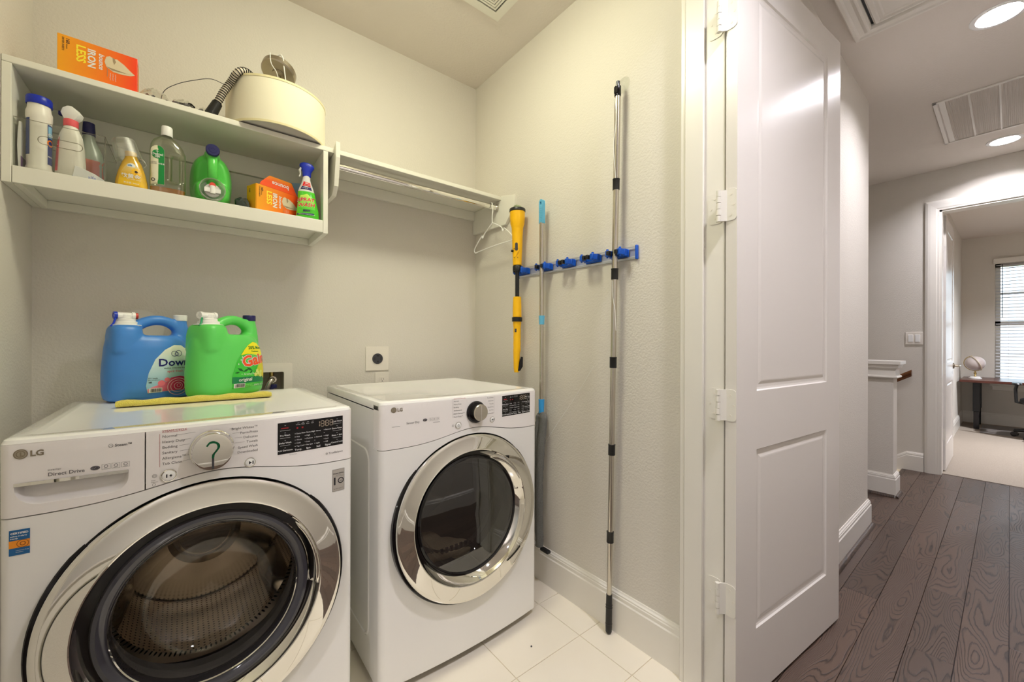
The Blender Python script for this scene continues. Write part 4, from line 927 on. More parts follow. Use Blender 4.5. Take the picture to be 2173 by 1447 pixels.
obj('edge_rim', join(*[tube(p, .0010, 6) for p in ([(-bw, -bd, bh), (bw, -bd, bh), (bw, bd, bh), (-bw, bd, bh), (-bw, -bd, bh)], [(-bw, -bd, 0), (-bw, -bd, bh)], [(bw, -bd, 0), (bw, -bd, bh)])]), MATS.get('x') or bpy.data.materials['clear_edge'], bn)
# canister with blue cap
cn = thing('powder_canister', 'tall white canister with a royal blue lid in the clear bin', 'canister', (-.362, 1.815, SZ + .0025), R(12))
obj('body', suploft([(0, 0, 0, .024, .024, 2.4), (.004, 0, 0, .027, .027, 2.4), (.014, 0, 0, .0275, .0275, 2.4), (.022, 0, 0, .0255, .0255), (.155, 0, 0, .0255, .0255), (.165, 0, 0, .0270, .0270), (.182, 0, 0, .0270, .0270), (.190, 0, 0, .0245, .0245), (.197, 0, 0, .0238, .0238), (.208, 0, 0, .0238, .0238)], 40), M_WBOT, cn)
obj('lid', lathe([(.0255, .203), (.0268, .205), (.0268, .224), (.0250, .2275), (0, .2285)], 40), M_ROYAL, cn)
def wrap(r, a0, a1, z0, z1, n=12):
    P = [[(r * sin(R(a0 + (a1 - a0) * i / n)), -r * cos(R(a0 + (a1 - a0) * i / n)), z) for z in (z0, z1)] for i in range(n + 1)]
    V = [p for q in P for p in q]; return V, [(2 * i, 2 * i + 2, 2 * i + 3, 2 * i + 1) for i in range(n)]
onc = lambda r: (lambda u, v: (r * sin(u / r), -r * cos(u / r), v))
l = obj('label', join(wrap(.0259, 38, 88, .03, .150), wrap(.0259, -88, -46, .05, .160)), mat('label_blue', (40, 62, 130), .4), cn)
obj('label_swirl', put(join(ring2(.026, .095, .010, .0035, 20)), onc(.0262)), mat('swirl_orange', (236, 130, 30), .4), cn, smooth=0)
obj('label_patch', wrap(.0261, 42, 70, .11, .145), mat('patch_sky', (130, 190, 232), .4), cn)
letters('lettering', [('OXI', .0185, .115, .014, 'LEFT', .03), ('MAX FORCE', .018, .052, .006, 'LEFT', .03)], M_INKW, cn, onc(.0264))
# white trigger bottle with pink collar
def trigger(name, lb, loc, rz, body, cap, coll, h=1.0):
    t = thing(name, lb, 'spray bottle', loc, rz); return t
ws = thing('spray_bottle', 'white spray bottle with a pink collar in the clear bin', 'spray bottle', (-.298, 1.818, SZ + .0025), R(-20))
wsb = suploft([(0, 0, 0, .030, .020, 2.6), (.006, 0, 0, .034, .023, 2.6), (.05, 0, 0, .033, .0225, 2.5), (.10, 0, 0, .0305, .021, 2.4), (.135, 0, 0, .026, .0185, 2.2), (.155, 0, 0, .0185, .016, 2), (.165, 0, 0, .0145, .0145, 2)], 36)
obj('body', wsb, M_WBOT, ws)
obj('collar', join(lathe([(.0155, .163), (.0165, .165), (.0165, .183), (.0150, .185), (0, .1855)], 40)), M_PINK, ws)
obj('trigger_head', loft([[(a, b, z) for a, b in p] for z, p in ((.184, rrect(-.012, .014, -.011, .011, .004, 3)), (.192, rrect(-.015, .022, -.012, .012, .004, 3)), (.204, rrect(-.020, .026, -.012, .012, .004, 3)), (.218, rrect(-.016, .016, -.011, .011, .004, 3)), (.226, rrect(-.006, .006, -.009, .009, .003, 3)))]), M_WHITEP, ws, smooth=30)
obj('nozzle', box(-.028, -.019, -.006, .006, .196, .209), M_NAVY, ws, bevel=.002)
obj('label', put(region([(-.0285, .03), (-.0215, .03), (-.0205, .125), (-.0265, .12)], (), .01, onto(wsb)), lambda a, b: (a, b, 0)) if False else region([(-.030, .02), (-.020, .02), (-.018, .06), (-.017, .125), (-.025, .13), (-.028, .06)], (), .008, onto(wsb)), MATS['pink_plastic'], ws)
# grey bottle further back in the bin
gb = thing('cleaner_bottle', 'translucent grey-green bottle standing behind the pink-collared sprayer', 'bottle', (-.272, 1.905, SZ + .0025))
gbb = suploft([(0, 0, 0, .036, .026, 2.6), (.006, 0, 0, .040, .029, 2.6), (.08, 0, 0, .040, .029, 2.5), (.125, 0, 0, .032, .024, 2.2), (.165, 0, 0, .016, .015), (.185, 0, 0, .013, .013)], 36)
obj('body', gbb, mat('bottle_greygreen', (158, 168, 156), .3), gb)
obj('cap', lathe([(.015, .180), (.016, .183), (.014, .222), (.0, .223)], 24), M_NAVY, gb)
obj('label', region([(-.02, .03), (.038, .03), (.038, .10), (-.02, .10)], (), .01, onto(gbb)), mat('label_salmon', (206, 120, 104), .5), gb)
# flat pouch leaning on the left end of the bin
fp = thing('refill_pouch', 'flat white and purple pouch standing at the left wall of the clear bin', 'pouch', (-.397, 1.84, SZ + .0025), R(90))
obj('pouch_body', loft([[( -.045 + .0 * z, -.004, z), (.045, -.004, z), (.045, .0 + .003 * sin(pi * z / .14), z), (-.045, .003 * sin(pi * z / .14), z)] for z in (0, .03, .07, .11, .14)]), mat('pouch_white', (226, 224, 222), .45), fp, smooth=0)
obj('pouch_band', box(-.046, .046, -.0046, -.0041, .0, .04), mat('pouch_purple', (110, 70, 130), .45), fp, smooth=0)
# white paper packet
pk = thing('paper_packet', 'white paper packet with pale blue print at the front of the clear bin', 'packet', (-.262, 1.7965, SZ + .0025), R(6))
pg = [(-.030, 0), (.042, .0), (.040, .012), (.018, .026), (-.012, .038), (-.024, .040)]
obj('packet_body', prism(pg, -.005, .005), mat('packet_paper', (226, 226, 228), .6), pk, bevel=.0015, smooth=0)
opk = lambda u, v: (u, -.0054, v)
obj('print_band', put(flat2([(-.029, .001), (.010, .001), (-.010, .004), (-.029, .008)]), opk), mat('print_blue', (92, 104, 190), .6), pk, smooth=0, recalc=False)
letters('lettering', [('alfa', .004, .008, .013, 'LEFT', .01), ('soap sheets', .008, .004, .0035)], mat('print_paleblue', (140, 150, 210), .6), pk, opk)
# golden bottle with loose clear cup
gd = thing('softener_bottle', 'golden yellow bottle capped with a tilted clear cup', 'bottle', (-.160, 1.812, SZ))
gdb = suploft([(0, 0, 0, .036, .022, 2.6), (.005, 0, 0, .041, .025, 2.6), (.03, 0, 0, .039, .025, 2.5), (.06, 0, 0, .033, .023, 2.3), (.09, 0, 0, .024, .020, 2.1), (.103, -.001, 0, .0175, .0165), (.112, -.002, 0, .0150, .0150), (.126, -.003, 0, .0150, .0150)], 40)
obj('body', gdb, M_GOLD, gd)
gl_ = obj('label', region([(-.032, .010), (.032, .010), (.028, .045), (.020, .070), (.010, .083), (-.002, .086), (-.012, .078), (-.022, .060), (-.028, .040)], (), .006, onto(gdb)), grad_mat('golden_label', (240, 196, 30), (226, 206, 150), 'Z', .01, .085, c3=(214, 168, 30)), gd)
gp_ = onto(gdb, .0014)
obj('label_badge', region([(-.010, .072), (.008, .072), (.010, .078), (.004, .085), (-.004, .084), (-.010, .080)], (), .004, gp_), M_INKW, gd)
letters('lettering', [('软黄金', -.024, .036, .0155, 'LEFT', .02)], M_INKW, gd, onto(gdb, .0018))
letters('lettering', [('净含量: 360ml', -.018, .017, .0062), ('SOFTENER GOLD', -.010, .030, .0042)], M_INKW, gd, onto(gdb, .0018))
letters('badge_lettering', [('alfa', -.0085, .075, .0085, 'LEFT', .02)], mat('badge_blue', (40, 130, 190), .4), gd, onto(gdb, .0018))
obj('flower', put(join(*[flat2([(.012, .058), (.012 + .011 * cos(a - .28), .058 + .011 * sin(a - .28)), (.012 + .013 * cos(a), .058 + .013 * sin(a)), (.012 + .011 * cos(a + .28), .058 + .011 * sin(a + .28))]) for a in [2 * pi * k / 9 for k in range(9)]]), onto(gdb, .0012)), mat('petal', (244, 190, 20), .5), gd, smooth=0)
obj('flower_centre', put(flat2(circ(.012, .058, .004, 16)), onto(gdb, .0018)), mat('seed_brown', (70, 40, 16), .6), gd, smooth=0)
cup = obj('measuring_cup', xf(lathe([(.0335, -.006), (.034, -.003), (.0325, .012), (.031, .022), (.0300, .044), (.0275, .055), (.018, .060), (.0, .061)], 36), Matrix.Translation((-.008, 0, .108)) @ Matrix.Rotation(R(-14), 4, 'Y')), glassy('frosted_cup', (.80, .80, .77), .20, .5), gd)
obj('cup_pull', tube(smoothpath([(.018, -.02, .106), (.030, -.022, .10), (.036, -.02, .088), (.030, -.02, .078)], 5), .0012, 6), bpy.data.materials['frosted_cup'], cup)
# disinfectant bottle with handle slot
dt = thing('disinfectant_bottle', 'clear bottle with a green label, white cap and a little amber liquid', 'bottle', (-.070, 1.810, SZ))
def flatbottle(zmax=None):
    main = [(0, -.0045, 0, .038, .020, 3), (.004, -.0045, 0, .042, .023, 3), (.03, -.0045, 0, .0425, .0235, 3), (.15, -.0045, 0, .0425, .0235, 3)]
    return main
body = join(suploft([(0, 0, 0, .043, .020, 3), (.004, 0, 0, .0470, .0225, 3), (.042, 0, 0, .0475, .0235, 3), (.050, 0, 0, .0475, .0235, 3)], 40),
            suploft([(.045, -.018, 0, .0295, .0235, 3), (.150, -.018, 0, .0295, .0235, 3)], 40),
            suploft([(.140, 0, 0, .0475, .0235, 3), (.150, 0, 0, .0475, .0235, 2.8), (.172, -.002, 0, .043, .023, 2.4), (.188, -.004, 0, .034, .021, 2.2), (.200, -.004, 0, .020, .017, 2), (.206, -.003, 0, .0135, .0135, 2), (.216, -.003, 0, .0125, .0125, 2)], 40),
            suploft([(.04, .038, 0, .0095, .014, 2.4), (.155, .038, 0, .0095, .014, 2.4)], 20))
bo = remeshed(body, .0028, 3)
obj('body', bo, glassy('bottle_clear', (.84, .86, .76), .10, .08), dt)
obj('liquid', suploft([(.002, 0, 0, .040, .018, 3), (.005, 0, 0, .0445, .020, 3), (.026, 0, 0, .0450, .021, 3)], 40), M_AMBER, dt)
obj('cap', lathe([(.0150, .206), (.0158, .208), (.0150, .236), (.0138, .239), (0, .2395)], 32, 'Z', (-.003, 0, 0)), M_WHITEP, dt)
pd = onto(bo, .0010); pd2 = onto(bo, .0016); pd3 = onto(bo, .0022)
obj('label', region([(-.0435, .032), (-.008, .032), (-.008, .145)] + [(-.0258 + .0178 * cos(R(a)), .145 + .0178 * sin(R(a))) for a in range(10, 180, 15)] + [(-.0435, .145)], (), .006, pd), mat('label_cream', (226, 222, 196), .45), dt)
obj('label_green', region([(-.0255, .033), (-.0085, .033), (-.0085, .145)] + [(-.0258 + .0172 * cos(R(a)), .145 + .0172 * sin(R(a))) for a in range(10, 90, 15)] + [(-.0255, .162)], (), .006, pd2), mat('label_green', (14, 132, 60), .4), dt)
obj('label_roundel', region(circ(-.0262, .132, .0145, 28), (), .004, pd2), MATS['label_green'], dt, smooth=0)
obj('label_sword', put(join(rect2(-.0268, -.0256, .119, .146), rect2(-.030, -.0225, .141, .1422)), pd3), M_INKW, dt, smooth=0)
letters('brand_lettering', [('Dettol', -.0262, .1285, .0112, 'CENTER', .025)], M_INKW, dt, pd3)
letters('lettering', [('消毒', -.0262, .1215, .0070, 'CENTER', .01), ('消毒液', -.0165, .099, .0058, 'CENTER', .01)], M_INKW, dt, pd3)
letters('lettering', [('衣物家居', -.036, .103, .0042, 'CENTER'), ('有效杀菌', -.036, .098, .0042, 'CENTER')], M_INK, dt, pd2)
obj('label_mark', put(ring2(-.037, .046, .0055, .002, 20), pd2), M_INKD, dt, smooth=0)
letters('moulded_lettering', [('Dettol', -.003, .186, .0100, 'CENTER', .0)], bpy.data.materials['bottle_clear'], dt, pd)

# ---- the big detergent jugs: one shape, three uses
def jug_geo():
    body = suploft([(0, 0, 0, .094, .050, 3), (.006, 0, 0, .103, .059, 2.8), (.03, 0, 0, .1070, .0640, 2.6), (.08, .0, 0, .1080, .0655, 2.5), (.13, -.001, 0, .1040, .064, 2.5), (.165, -.004, 0, .0985, .061, 2.4), (.188, -.007, 0, .092, .055, 2.4), (.204, -.010, 0, .082, .045, 2.2)], 48)
    block = suploft([(.15, -.058, 0, .040, .056, 3), (.20, -.058, 0, .0385, .054, 3), (.222, -.057, 0, .037, .050, 3), (.232, -.057, 0, .033, .045, 2.8), (.236, -.057, 0, .027, .038, 2.6)], 36)
    handle = tube(smoothpath([(-.045, 0, .215), (-.022, 0, .240), (.010, 0, .2535), (.042, 0, .2500), (.066, 0, .232), (.086, 0, .200), (.092, 0, .17)], 6), [.020] * 3 + [.0165] * 34, 16)
    neck = lathe([(.0, .15), (.026, .15), (.0245, .20), (.0205, .230), (.0170, .250), (.0170, .262), (0, .262)], 28, 'Z', (.078, 0, 0))
    fill = suploft([(.17, .030, 0, .066, .045, 2.2), (.195, .020, 0, .060, .034, 2.2), (.203, .018, 0, .045, .022, 2)], 30)
    return remeshed(join(body, block, handle, neck, fill), .0042, 7, .5)
JUG = jug_geo()
def jug_extras(t, M, cap_m, valve_m, drip):
    b = obj('jug_body', JUG, M, t, smooth=60)
    obj('pouring_cap', lathe([(.0172, .2545), (.0180, .256), (.0180, .272), (.0168, .2745), (0, .275)], 40, 'Z', (.078, 0, 0)), cap_m, t, smooth=25)
    tp = obj('tap', join(lathe([(.036, .2335), (.036, .236), (.0275, .238), (.0265, .246), (.022, .2475), (.0215, .2545), (.018, .256), (0, .256)], 40, 'Z', (-.054, 0, 0))), M_WHITEP, t, smooth=25)
    obj('tap_spout', join(cyl((-.080, 0, .2655), (-.036, 0, .2655), .0098, n=20), cyl((-.054, 0, .25), (-.054, 0, .268), .013, n=20), cyl((-.042, 0, .2655), (-.034, 0, .2655), .0115, n=20)), M_WHITEP, tp, smooth=40)
    obj('tap_mouth', lathe([(.0100, -.082), (.0118, -.082), (.0118, -.074), (.0100, -.074), (.0100, -.082), (.0075, -.0815), (.0070, -.077), (0, -.077)], 12, 'X', (0, 0, .2655)), valve_m, tp)
    obj('drip', tube(smoothpath([(-.079, -.008, .257), (-.082, -.010, .246), (-.085, -.012, .238), (-.0905, -.013, .231)], 4), .0026, 8), drip, tp)
    return b
# green jug, front, on the cloth
jg = thing('green_detergent_jug', 'large green detergent jug with a navy cap standing on the yellow cloth', 'detergent jug', (.092, 1.768, ZT + .0085), R(33))
jg.scale = (1.13, 1.22, 1.05)
jug_extras(jg, M_JUGG, M_NAVY, M_WHITEP, mat('green_drip', (20, 150, 90), .3))
on0, on1, on2, on3 = [onto(JUG, e) for e in (.0010, .0016, .0022, .0028)]
go = [(-.030, .022), (.085, .022), (.096, .035), (.099, .08), (.094, .125), (.080, .160), (.062, .176), (.045, .180), (.025, .170), (.003, .145), (-.018, .110), (-.030, .07)]
gl_ = obj('label', region(go, (), .006, on0), grad_mat('gain_green', (60, 190, 60), (30, 168, 60), 'X', -.03, .09, c3=(70, 200, 60)), jg, smooth=60)
obj('label_banner', region([(-.004, .134), (.018, .138), (.050, .134), (.075, .130), (.088, .136), (.088, .146), (.078, .162), (.062, .175), (.045, .179), (.025, .169), (.010, .154)], (), .006, on1), mat('banner_yellow', (240, 228, 30), .4), jg)
letters('banner_lettering', [('20% More', .022, .154, .0150, 'LEFT', .02), ('Freshness', .033, .144, .0075, 'LEFT', .02)], mat('banner_green', (50, 120, 40), .4), jg, on2)
obj('label_glow', region([(.045, .060), (.094, .048), (.098, .08), (.095, .105), (.080, .112), (.060, .100)], (), .006, on1), grad_mat('glow_yellow', (150, 206, 40), (240, 206, 30), 'X', .045, .095), jg)
letters('brand_outline', [('Gain', .002, .094, .0500, 'LEFT', .075, R(9))], M_INKW, jg, on1)
letters('brand_lettering', [('Gain', .002, .094, .0500, 'LEFT', .035, R(9))], mat('brand_orange', (240, 86, 40), .4), jg, on2)
obj('label_rays', put(join(*[flat2([(.045, .118), (.045 + .024 * cos(a - .03), .118 + .022 * sin(a - .03)), (.045 + .024 * cos(a + .03), .118 + .022 * sin(a + .03))]) for a in [R(20 + 14 * k) for k in range(11)]]), on1), mat('ray_pale', (170, 226, 150), .5), jg, smooth=0)
obj('label_ribbon', region([(-.031, .040), (.096, .036), (.098, .060), (.06, .062), (.02, .060), (-.031, .062)], (), .006, on1), mat('ribbon_green', (18, 124, 74), .4), jg)
letters('lettering', [('original', -.012, .046, .0155, 'LEFT', .02), ('208 FL OZ (6.15 L)', .040, .027, .0085), ('+ Aroma Boost', -.005, .0665, .0098)], M_INKW, jg, on2)
obj('leaf_shapes', put(join(*[flat2([(x + s * cos(a) , y + s * sin(a)), (x + s * .35 * cos(a + 1.57), y + s * .35 * sin(a + 1.57)), (x - s * cos(a), y - s * sin(a)), (x - s * .35 * cos(a + 1.57), y - s * .35 * sin(a + 1.57))]) for x, y, s, a in ((-.006, .085, .012, 2.6), (.012, .082, .011, .4), (.024, .086, .012, -.5), (-.016, .076, .008, .2), (.03, .076, .008, .9))]), on1), mat('leaf_dark', (20, 100, 40), .5), jg, smooth=0)
obj('flowers', put(join(*[flat2([(x + .0075 * (1 if k % 2 else .55) * cos(2 * pi * k / 12), y + .0085 * (1 if k % 2 else .55) * sin(2 * pi * k / 12)) for k in range(12)]) for x, y in ((.046, .066), (.058, .070), (.068, .062), (.052, .078), (.070, .074))]), on3), mat('flower_cream', (222, 230, 130), .5), jg, smooth=0)
obj('sparkles', put(join(*[flat2([(x, y + .004), (x + .0015, y), (x, y - .004), (x - .0015, y)]) for x, y in ((-.004, .118), (-.012, .104), (.078, .116), (.088, .112), (.07, .124), (.0, .128))]), on1), M_INKW, jg, smooth=0)
def barcode(t, x, y, w, h, p1, p2):
    o = obj('barcode_patch', region([(x, y), (x + w, y), (x + w, y + h), (x, y + h)], (), .008, p1), M_INKW, t)
    rnd = random.Random(3); G = []; u = x + w * .12
    while u < x + w * .88:
        d = rnd.choice((.0007, .0012, .0018)) * w / .035; G.append(rect2(u, u + d, y + h * .15, y + h * .9)); u += d + rnd.choice((.0008, .0014)) * w / .035
    obj('barcode', put(join(*G), p2), M_INKD, t, smooth=0)
barcode(jg, -.026, .0245, .036, .0145, on1, on2)
letters('lettering', [('SCENT LASTS', .012, .0315, .0040), ('laundry detergent', .012, .0265, .0040)], MATS['ray_pale'], jg, on2)
# blue jug behind it
jb = thing('blue_softener_jug', 'large blue fabric softener jug with a white cap, left of the green jug', 'detergent jug', (-.120, 1.868, ZT + .0005), R(17))
jb.scale = (1.10, 1.18, 1.065)
jug_extras(jb, M_JUGB, M_WHITEP, mat('tap_blue', (30, 60, 190), .3), mat('blue_drip', (24, 60, 200), .3))
obj('tap_lever', cyl((-.0345, 0, .2655), (-.0275, 0, .2655), .0095, n=16), mat('lever_red', (200, 56, 40), .4), jb)
bo_ = [(-.020, .022), (.085, .022), (.096, .035), (.100, .09), (.096, .130), (.084, .158), (.066, .172), (.046, .173), (.022, .158), (-.002, .128), (-.018, .085), (-.024, .045)]
obj('label', region(bo_, (), .006, on0), grad_mat('downy_sky', (150, 200, 228), (232, 234, 216), 'Z', .04, .16, c3=(196, 222, 230)), jb, smooth=60)
letters('brand_lettering', [('Downy', .004, .106, .0330, 'LEFT', .02)], mat('brand_navy', (26, 24, 110), .4), jb, on1)
obj('brand_heart', put(join(ring2(.046, .145, .009, .0012, 28), ring2(.057, .146, .009, .0012, 28, .010), ring2(.052, .1435, .006, .0011, 24)), on1), MATS['brand_navy'], jb, smooth=0)
letters('lettering', [('ULTRA CONCENTRATED', .018, .0965, .0058, 'LEFT', .01), ('251 loads', -.020, .0665, .0060), ('fabric conditioner', -.020, .0615, .0040), ('HE', -.018, .0535, .0060, 'LEFT', .03)], M_INKD, jb, on1)
letters('lettering', [('april fresh', .026, .0850, .0105, 'LEFT', .01)], mat('fresh_pink', (226, 110, 130), .4), jb, on1)
obj('petals', region([(-.019, .023), (.085, .023), (.096, .036), (.097, .062), (.06, .072), (.036, .068), (.024, .054), (.010, .056), (.004, .046), (-.008, .042), (-.021, .034)], (), .006, on1), grad_mat('petal_pink', (236, 150, 168), (206, 30, 96), 'X', -.02, .045), jb)
obj('petal_arcs', put(join(ring2(.054, .038, .028, .0022, 36, .0150 + .013), ring2(.054, .039, .020, .0018, 32), ring2(.055, .040, .012, .0018, 28), ring2(.056, .041, .0055, .0014, 20)), on2), mat('petal_pale', (240, 190, 206), .5), jb, smooth=0)
obj('rose_buds', put(join(flat2(circ(.012, .052, .009, 24)), flat2(circ(.026, .062, .007, 24))), on2), mat('bud_pink', (238, 120, 140), .5), jb, smooth=0)
barcode(jb, -.017, .0235, .031, .0140, on2, on3)
# round white disc standing behind the blue jug
dc = thing('round_plastic_disc', 'thin round white plastic disc standing up behind the blue jug', 'disc', (-.152, 1.948, .0005), rot=(R(-2.0), 0, 0))
obj('disc', join(lathe([(0, -.001), (.064, -.001), (.067, .0005), (.067, .003), (.064, .002), (0, .0018)], 64, 'Y', (0, 0, 1.222))), mat('frosted_white', (216, 210, 196), .4), dc)
obj('disc_stem', box(-.012, .012, -.003, 0, .0, 1.17), bpy.data.materials['frosted_white'], dc, bevel=.001)
# folded yellow cloth
def cloth_geo(L, Wd, r):
    rows = []
    for i in range(33):
        x = -L / 2 + L * i / 32; e = min(1, (min(i, 32 - i) + 1.1) / 2.2); k = (.5 + .5 * sin(pi * e / 2) ** .8) * (1 + .10 * sin(i * .9))
        sec = [(-Wd / 2 - r * 0, r), ]
        sec = [(-Wd / 2 + r - r * cos(R(a)) - 0, r + r * sin(R(a))) for a in range(-90, 91, 30)]
        sec = [(-Wd / 2 - r * cos(R(a)), r + r * sin(R(a))) for a in range(-90, 91, 30)] + [(-Wd / 2 + .018, 2 * r * .6), (-Wd / 2 + .03, r * .8), (0, r * .6), (Wd / 2, r * .5), (Wd / 2, 0)]
        rows.append([(x, y * 1, z * (k if z > .0005 else 1)) for y, z in sec])
    return loft(rows)
cl = obj('folded_cloth', cloth_geo(.400, .12, .0098), M_CLOTH); cl.location = (.020, 1.722, ZT + .0002); cl.rotation_euler = (0, 0, R(-1.0))
tag(cl, 'folded yellow microfibre cloth on top of the washer', 'cloth')
# green jug lying on its back on the shelf
js = thing('green_shelf_jug', 'green jug lying on the shelf with its navy cap facing forward', 'detergent jug', (.052, 2.044, SZ + .110))
js.rotation_mode = 'QUATERNION'
js.rotation_quaternion = Matrix(((0, -1, 0), (0, 0, -1), (1, 0, 0))).to_quaternion()
js.scale = (1.0, 1.0, .985)
obj('jug_body', JUG, M_JUGG2, js, smooth=60)
obj('pouring_cap', lathe([(.0185, .2545), (.0205, .256), (.0205, .270), (.0190, .2725), (.012, .2725), (.011, .2735), (.006, .2735), (.005, .2725), (0, .2725)], 40, 'Z', (.078, 0, 0)), M_NAVY, js, smooth=25)
dc_ = obj('drip_cup', lathe([(.037, .236), (.0375, .250), (.0385, .262), (.0380, .268), (.0365, .268), (.036, .262), (.035, .2375), (0, .237)], 48, 'Z', (-.060, 0, 0)), bpy.data.materials['frosted_cup'], js)
obj('tap', join(lathe([(.024, .2365), (.024, .246), (.021, .248), (0, .248)], 32, 'Z', (-.060, 0, 0)), cyl((-.074, 0, .252), (-.045, 0, .252), .009, n=16), box(-.070, -.054, -.024, .024, .247, .257)), M_WHITEP, js, bevel=.001)
obj('tap_button', lathe([(.009, .247), (.009, .258), (.0, .259)], 20, 'Z', (-.043, 0, 0)), mat('button_red', (226, 76, 62), .4), js)
# orange dryer-sheet boxes
M_OR = grad_mat('box_orange_print', (240, 160, 20), (240, 66, 20), 'X', .01, .17)
def sheet_box(name, lb, loc, rz, openlid):
    t = thing(name, lb, 'box', loc, rz); W_, D_, H_ = .176, .062, (.118 if not openlid else .112)
    obj('carton', box(0, W_, 0, D_, 0, H_), M_OR, t, bevel=.001, smooth=0)
    on = lambda u, v: (u, -.0006, v); k = H_ / .118
    letters('headline', [('IRON', .064, .100 * k, .0235, 'LEFT', .03, R(-90))], M_INKW, t, on)
    letters('headline', [('LESS', .040, .102 * k, .0275, 'LEFT', .03, R(-90))], mat('headline_yellow', (250, 226, 60), .4) if 'headline_yellow' not in MATS else MATS['headline_yellow'], t, on)
    letters('brand_lettering', [('bounce', .088, .095 * k, .0165, 'LEFT', .02, R(-90), .2)], M_INKW, t, on)
    letters('lettering', [('160', .018, .110 * k, .011, 'LEFT', .02, R(-90)), ('sheets', .018, .092 * k, .006, 'LEFT', .0, R(-90)), ('DRYER SHEETS', .010, .110 * k, .0062, 'LEFT', .01, R(-90))], M_INKD, t, on)
    sh_ = [(.100, .075), (.104, .092), (.112, .097), (.122, .092), (.128, .094), (.145, .083), (.158, .070), (.170, .060), (.160, .054), (.140, .050), (.120, .050), (.104, .060)]
    obj('shirt_picture', put(flat2([(a, b * k) for a, b in sh_]), on), mat('shirt_cream', (214, 198, 168), .6) if 'shirt_cream' not in MATS else MATS['shirt_cream'], t, smooth=0, recalc=False)
    on2_ = lambda u, v: (u, -.0010, v)
    obj('shirt_fold', put(join(flat2([(.118, .094 * k), (.122, .094 * k), (.126, .084 * k), (.122, .074 * k), (.119, .082 * k)]), flat2([(.104, .061 * k), (.150, .058 * k), (.168, .0605 * k), (.140, .0560 * k), (.118, .054 * k)]), rect2(.1060, .1072, .030 * k, .056 * k)), on2_), mat('shirt_shade', (160, 140, 112), .6) if 'shirt_shade' not in MATS else MATS['shirt_shade'], t, smooth=0, recalc=False)
    letters('small_print', [('wrinkle guard', .124 - .006 * j, .044 * k, .0040, 'LEFT', .0, R(-90)) for j in range(3)], M_INKW, t, on)
    obj('end_print', put(rect2(.006, D_ - .006, .01, H_ - .01), lambda u, v: (W_ + .0006, u, v)), MATS.get('end_orange') or mat('end_orange', (236, 150, 60), .4), t, smooth=0, recalc=False)
    return t
sheet_box('dryer_sheet_box', 'unopened orange dryer sheet box on top of the long shelf', (-.322, 1.788, TZ), R(1.5), False)
ob = sheet_box('dryer_sheet_box', 'opened orange dryer sheet box with a raised flap, beside the green sprayer', (.186, 1.802, SZ), R(23), True)
obj('open_flap', loft([[(a, y, b) for a, b in [(.012, .112), (.176 - .012, .112), (.140, .158), (.050, .158), (.018, .125)]] for y in (-.0004, .0010)]), grad_mat('flap_print', (242, 84, 30), (248, 150, 30), 'Z', .135, .160), ob, smooth=0)
letters('flap_lettering', [('bounce', .128, .140, .0230, 'LEFT', .02, pi)], M_INKW, ob, lambda u, v: (u, -.0010, v))
obj('end_flap', prism([(-.002, .0), (-.001, .0), (-.001, .110), (-.002, .110)], .001, .060, 'Y'), mat('yellow_card', (240, 170, 30), .45), ob, smooth=0)
letters('side_lettering', [('160', .012, .098, .011, 'LEFT', .02, R(-90))], M_INKD, ob, lambda u, v: (-.0026, .055 - u, v))
bb = thing('blue_carton', 'small blue-grey carton standing behind the opened orange box', 'box', (.345, 1.935, SZ), R(-30))
obj('carton', box(-.045, .045, -.03, .03, 0, .165), mat('carton_slate', (62, 88, 128), .5), bb, bevel=.001, smooth=0)
obj('carton_flap', box(-.045, .045, -.031, -.030, .12, .18), mat('carton_pale', (120, 150, 180), .5), bb, smooth=0)
bg_ = suploft([(0, 0, 0, .022, .02, 2), (.02, .002, 0, .026, .022, 2), (.04, -.003, .002, .020, .018, 2), (.052, .004, 0, .008, .008, 2)], 14)
rr = random.Random(5); bg_ = ([(a + rr.uniform(-.004, .004), b + rr.uniform(-.004, .004), c + (rr.uniform(-.004, .004) if c > .001 else 0)) for a, b, c in bg_[0]], bg_[1])
o = obj('plastic_bag', bg_, mat('bag_dark', (52, 60, 58), .2), smooth=20); o.location = (.145, 1.835, SZ); tag(o, 'small crumpled dark plastic bag between the green jug and the orange box', 'bag')
o = obj('cardboard_sleeve', box(-.02, .02, -.03, .03, 0, .05), mat('brown_card', (150, 110, 62), .7), bevel=.001, smooth=0); o.location = (.150, 1.92, SZ); tag(o, 'brown cardboard piece behind the dark plastic bag', 'box')
# green stain remover sprayer
gs_ = thing('stain_remover_spray', 'green spray bottle with a royal blue trigger at the right end of the shelf', 'spray bottle', (.366, 1.812, SZ), R(-8))
gs_.scale = (1.10, 1.0, 1.0)
gsb = suploft([(0, 0, 0, .036, .018, 2.6), (.005, 0, 0, .0395, .021, 2.6), (.04, .001, 0, .037, .0215, 2.5), (.08, -.001, 0, .031, .020, 2.4), (.105, -.003, 0, .0295, .019, 2.3), (.118, -.004, 0, .0285, .018, 2.2)], 40)
obj('body', gsb, mat('spray_green', (78, 196, 40), .25, coat=.4), gs_)
nb = suploft([(.116, -.004, 0, .0280, .0178, 2.2), (.135, -.004, 0, .0235, .016, 2.1), (.155, -.004, 0, .0165, .0145, 2), (.172, -.004, 0, .0130, .013, 2), (.184, -.003, 0, .0125, .0125, 2)], 36)
obj('shoulder', nb, mat('spray_white', (214, 214, 214), .3), gs_)
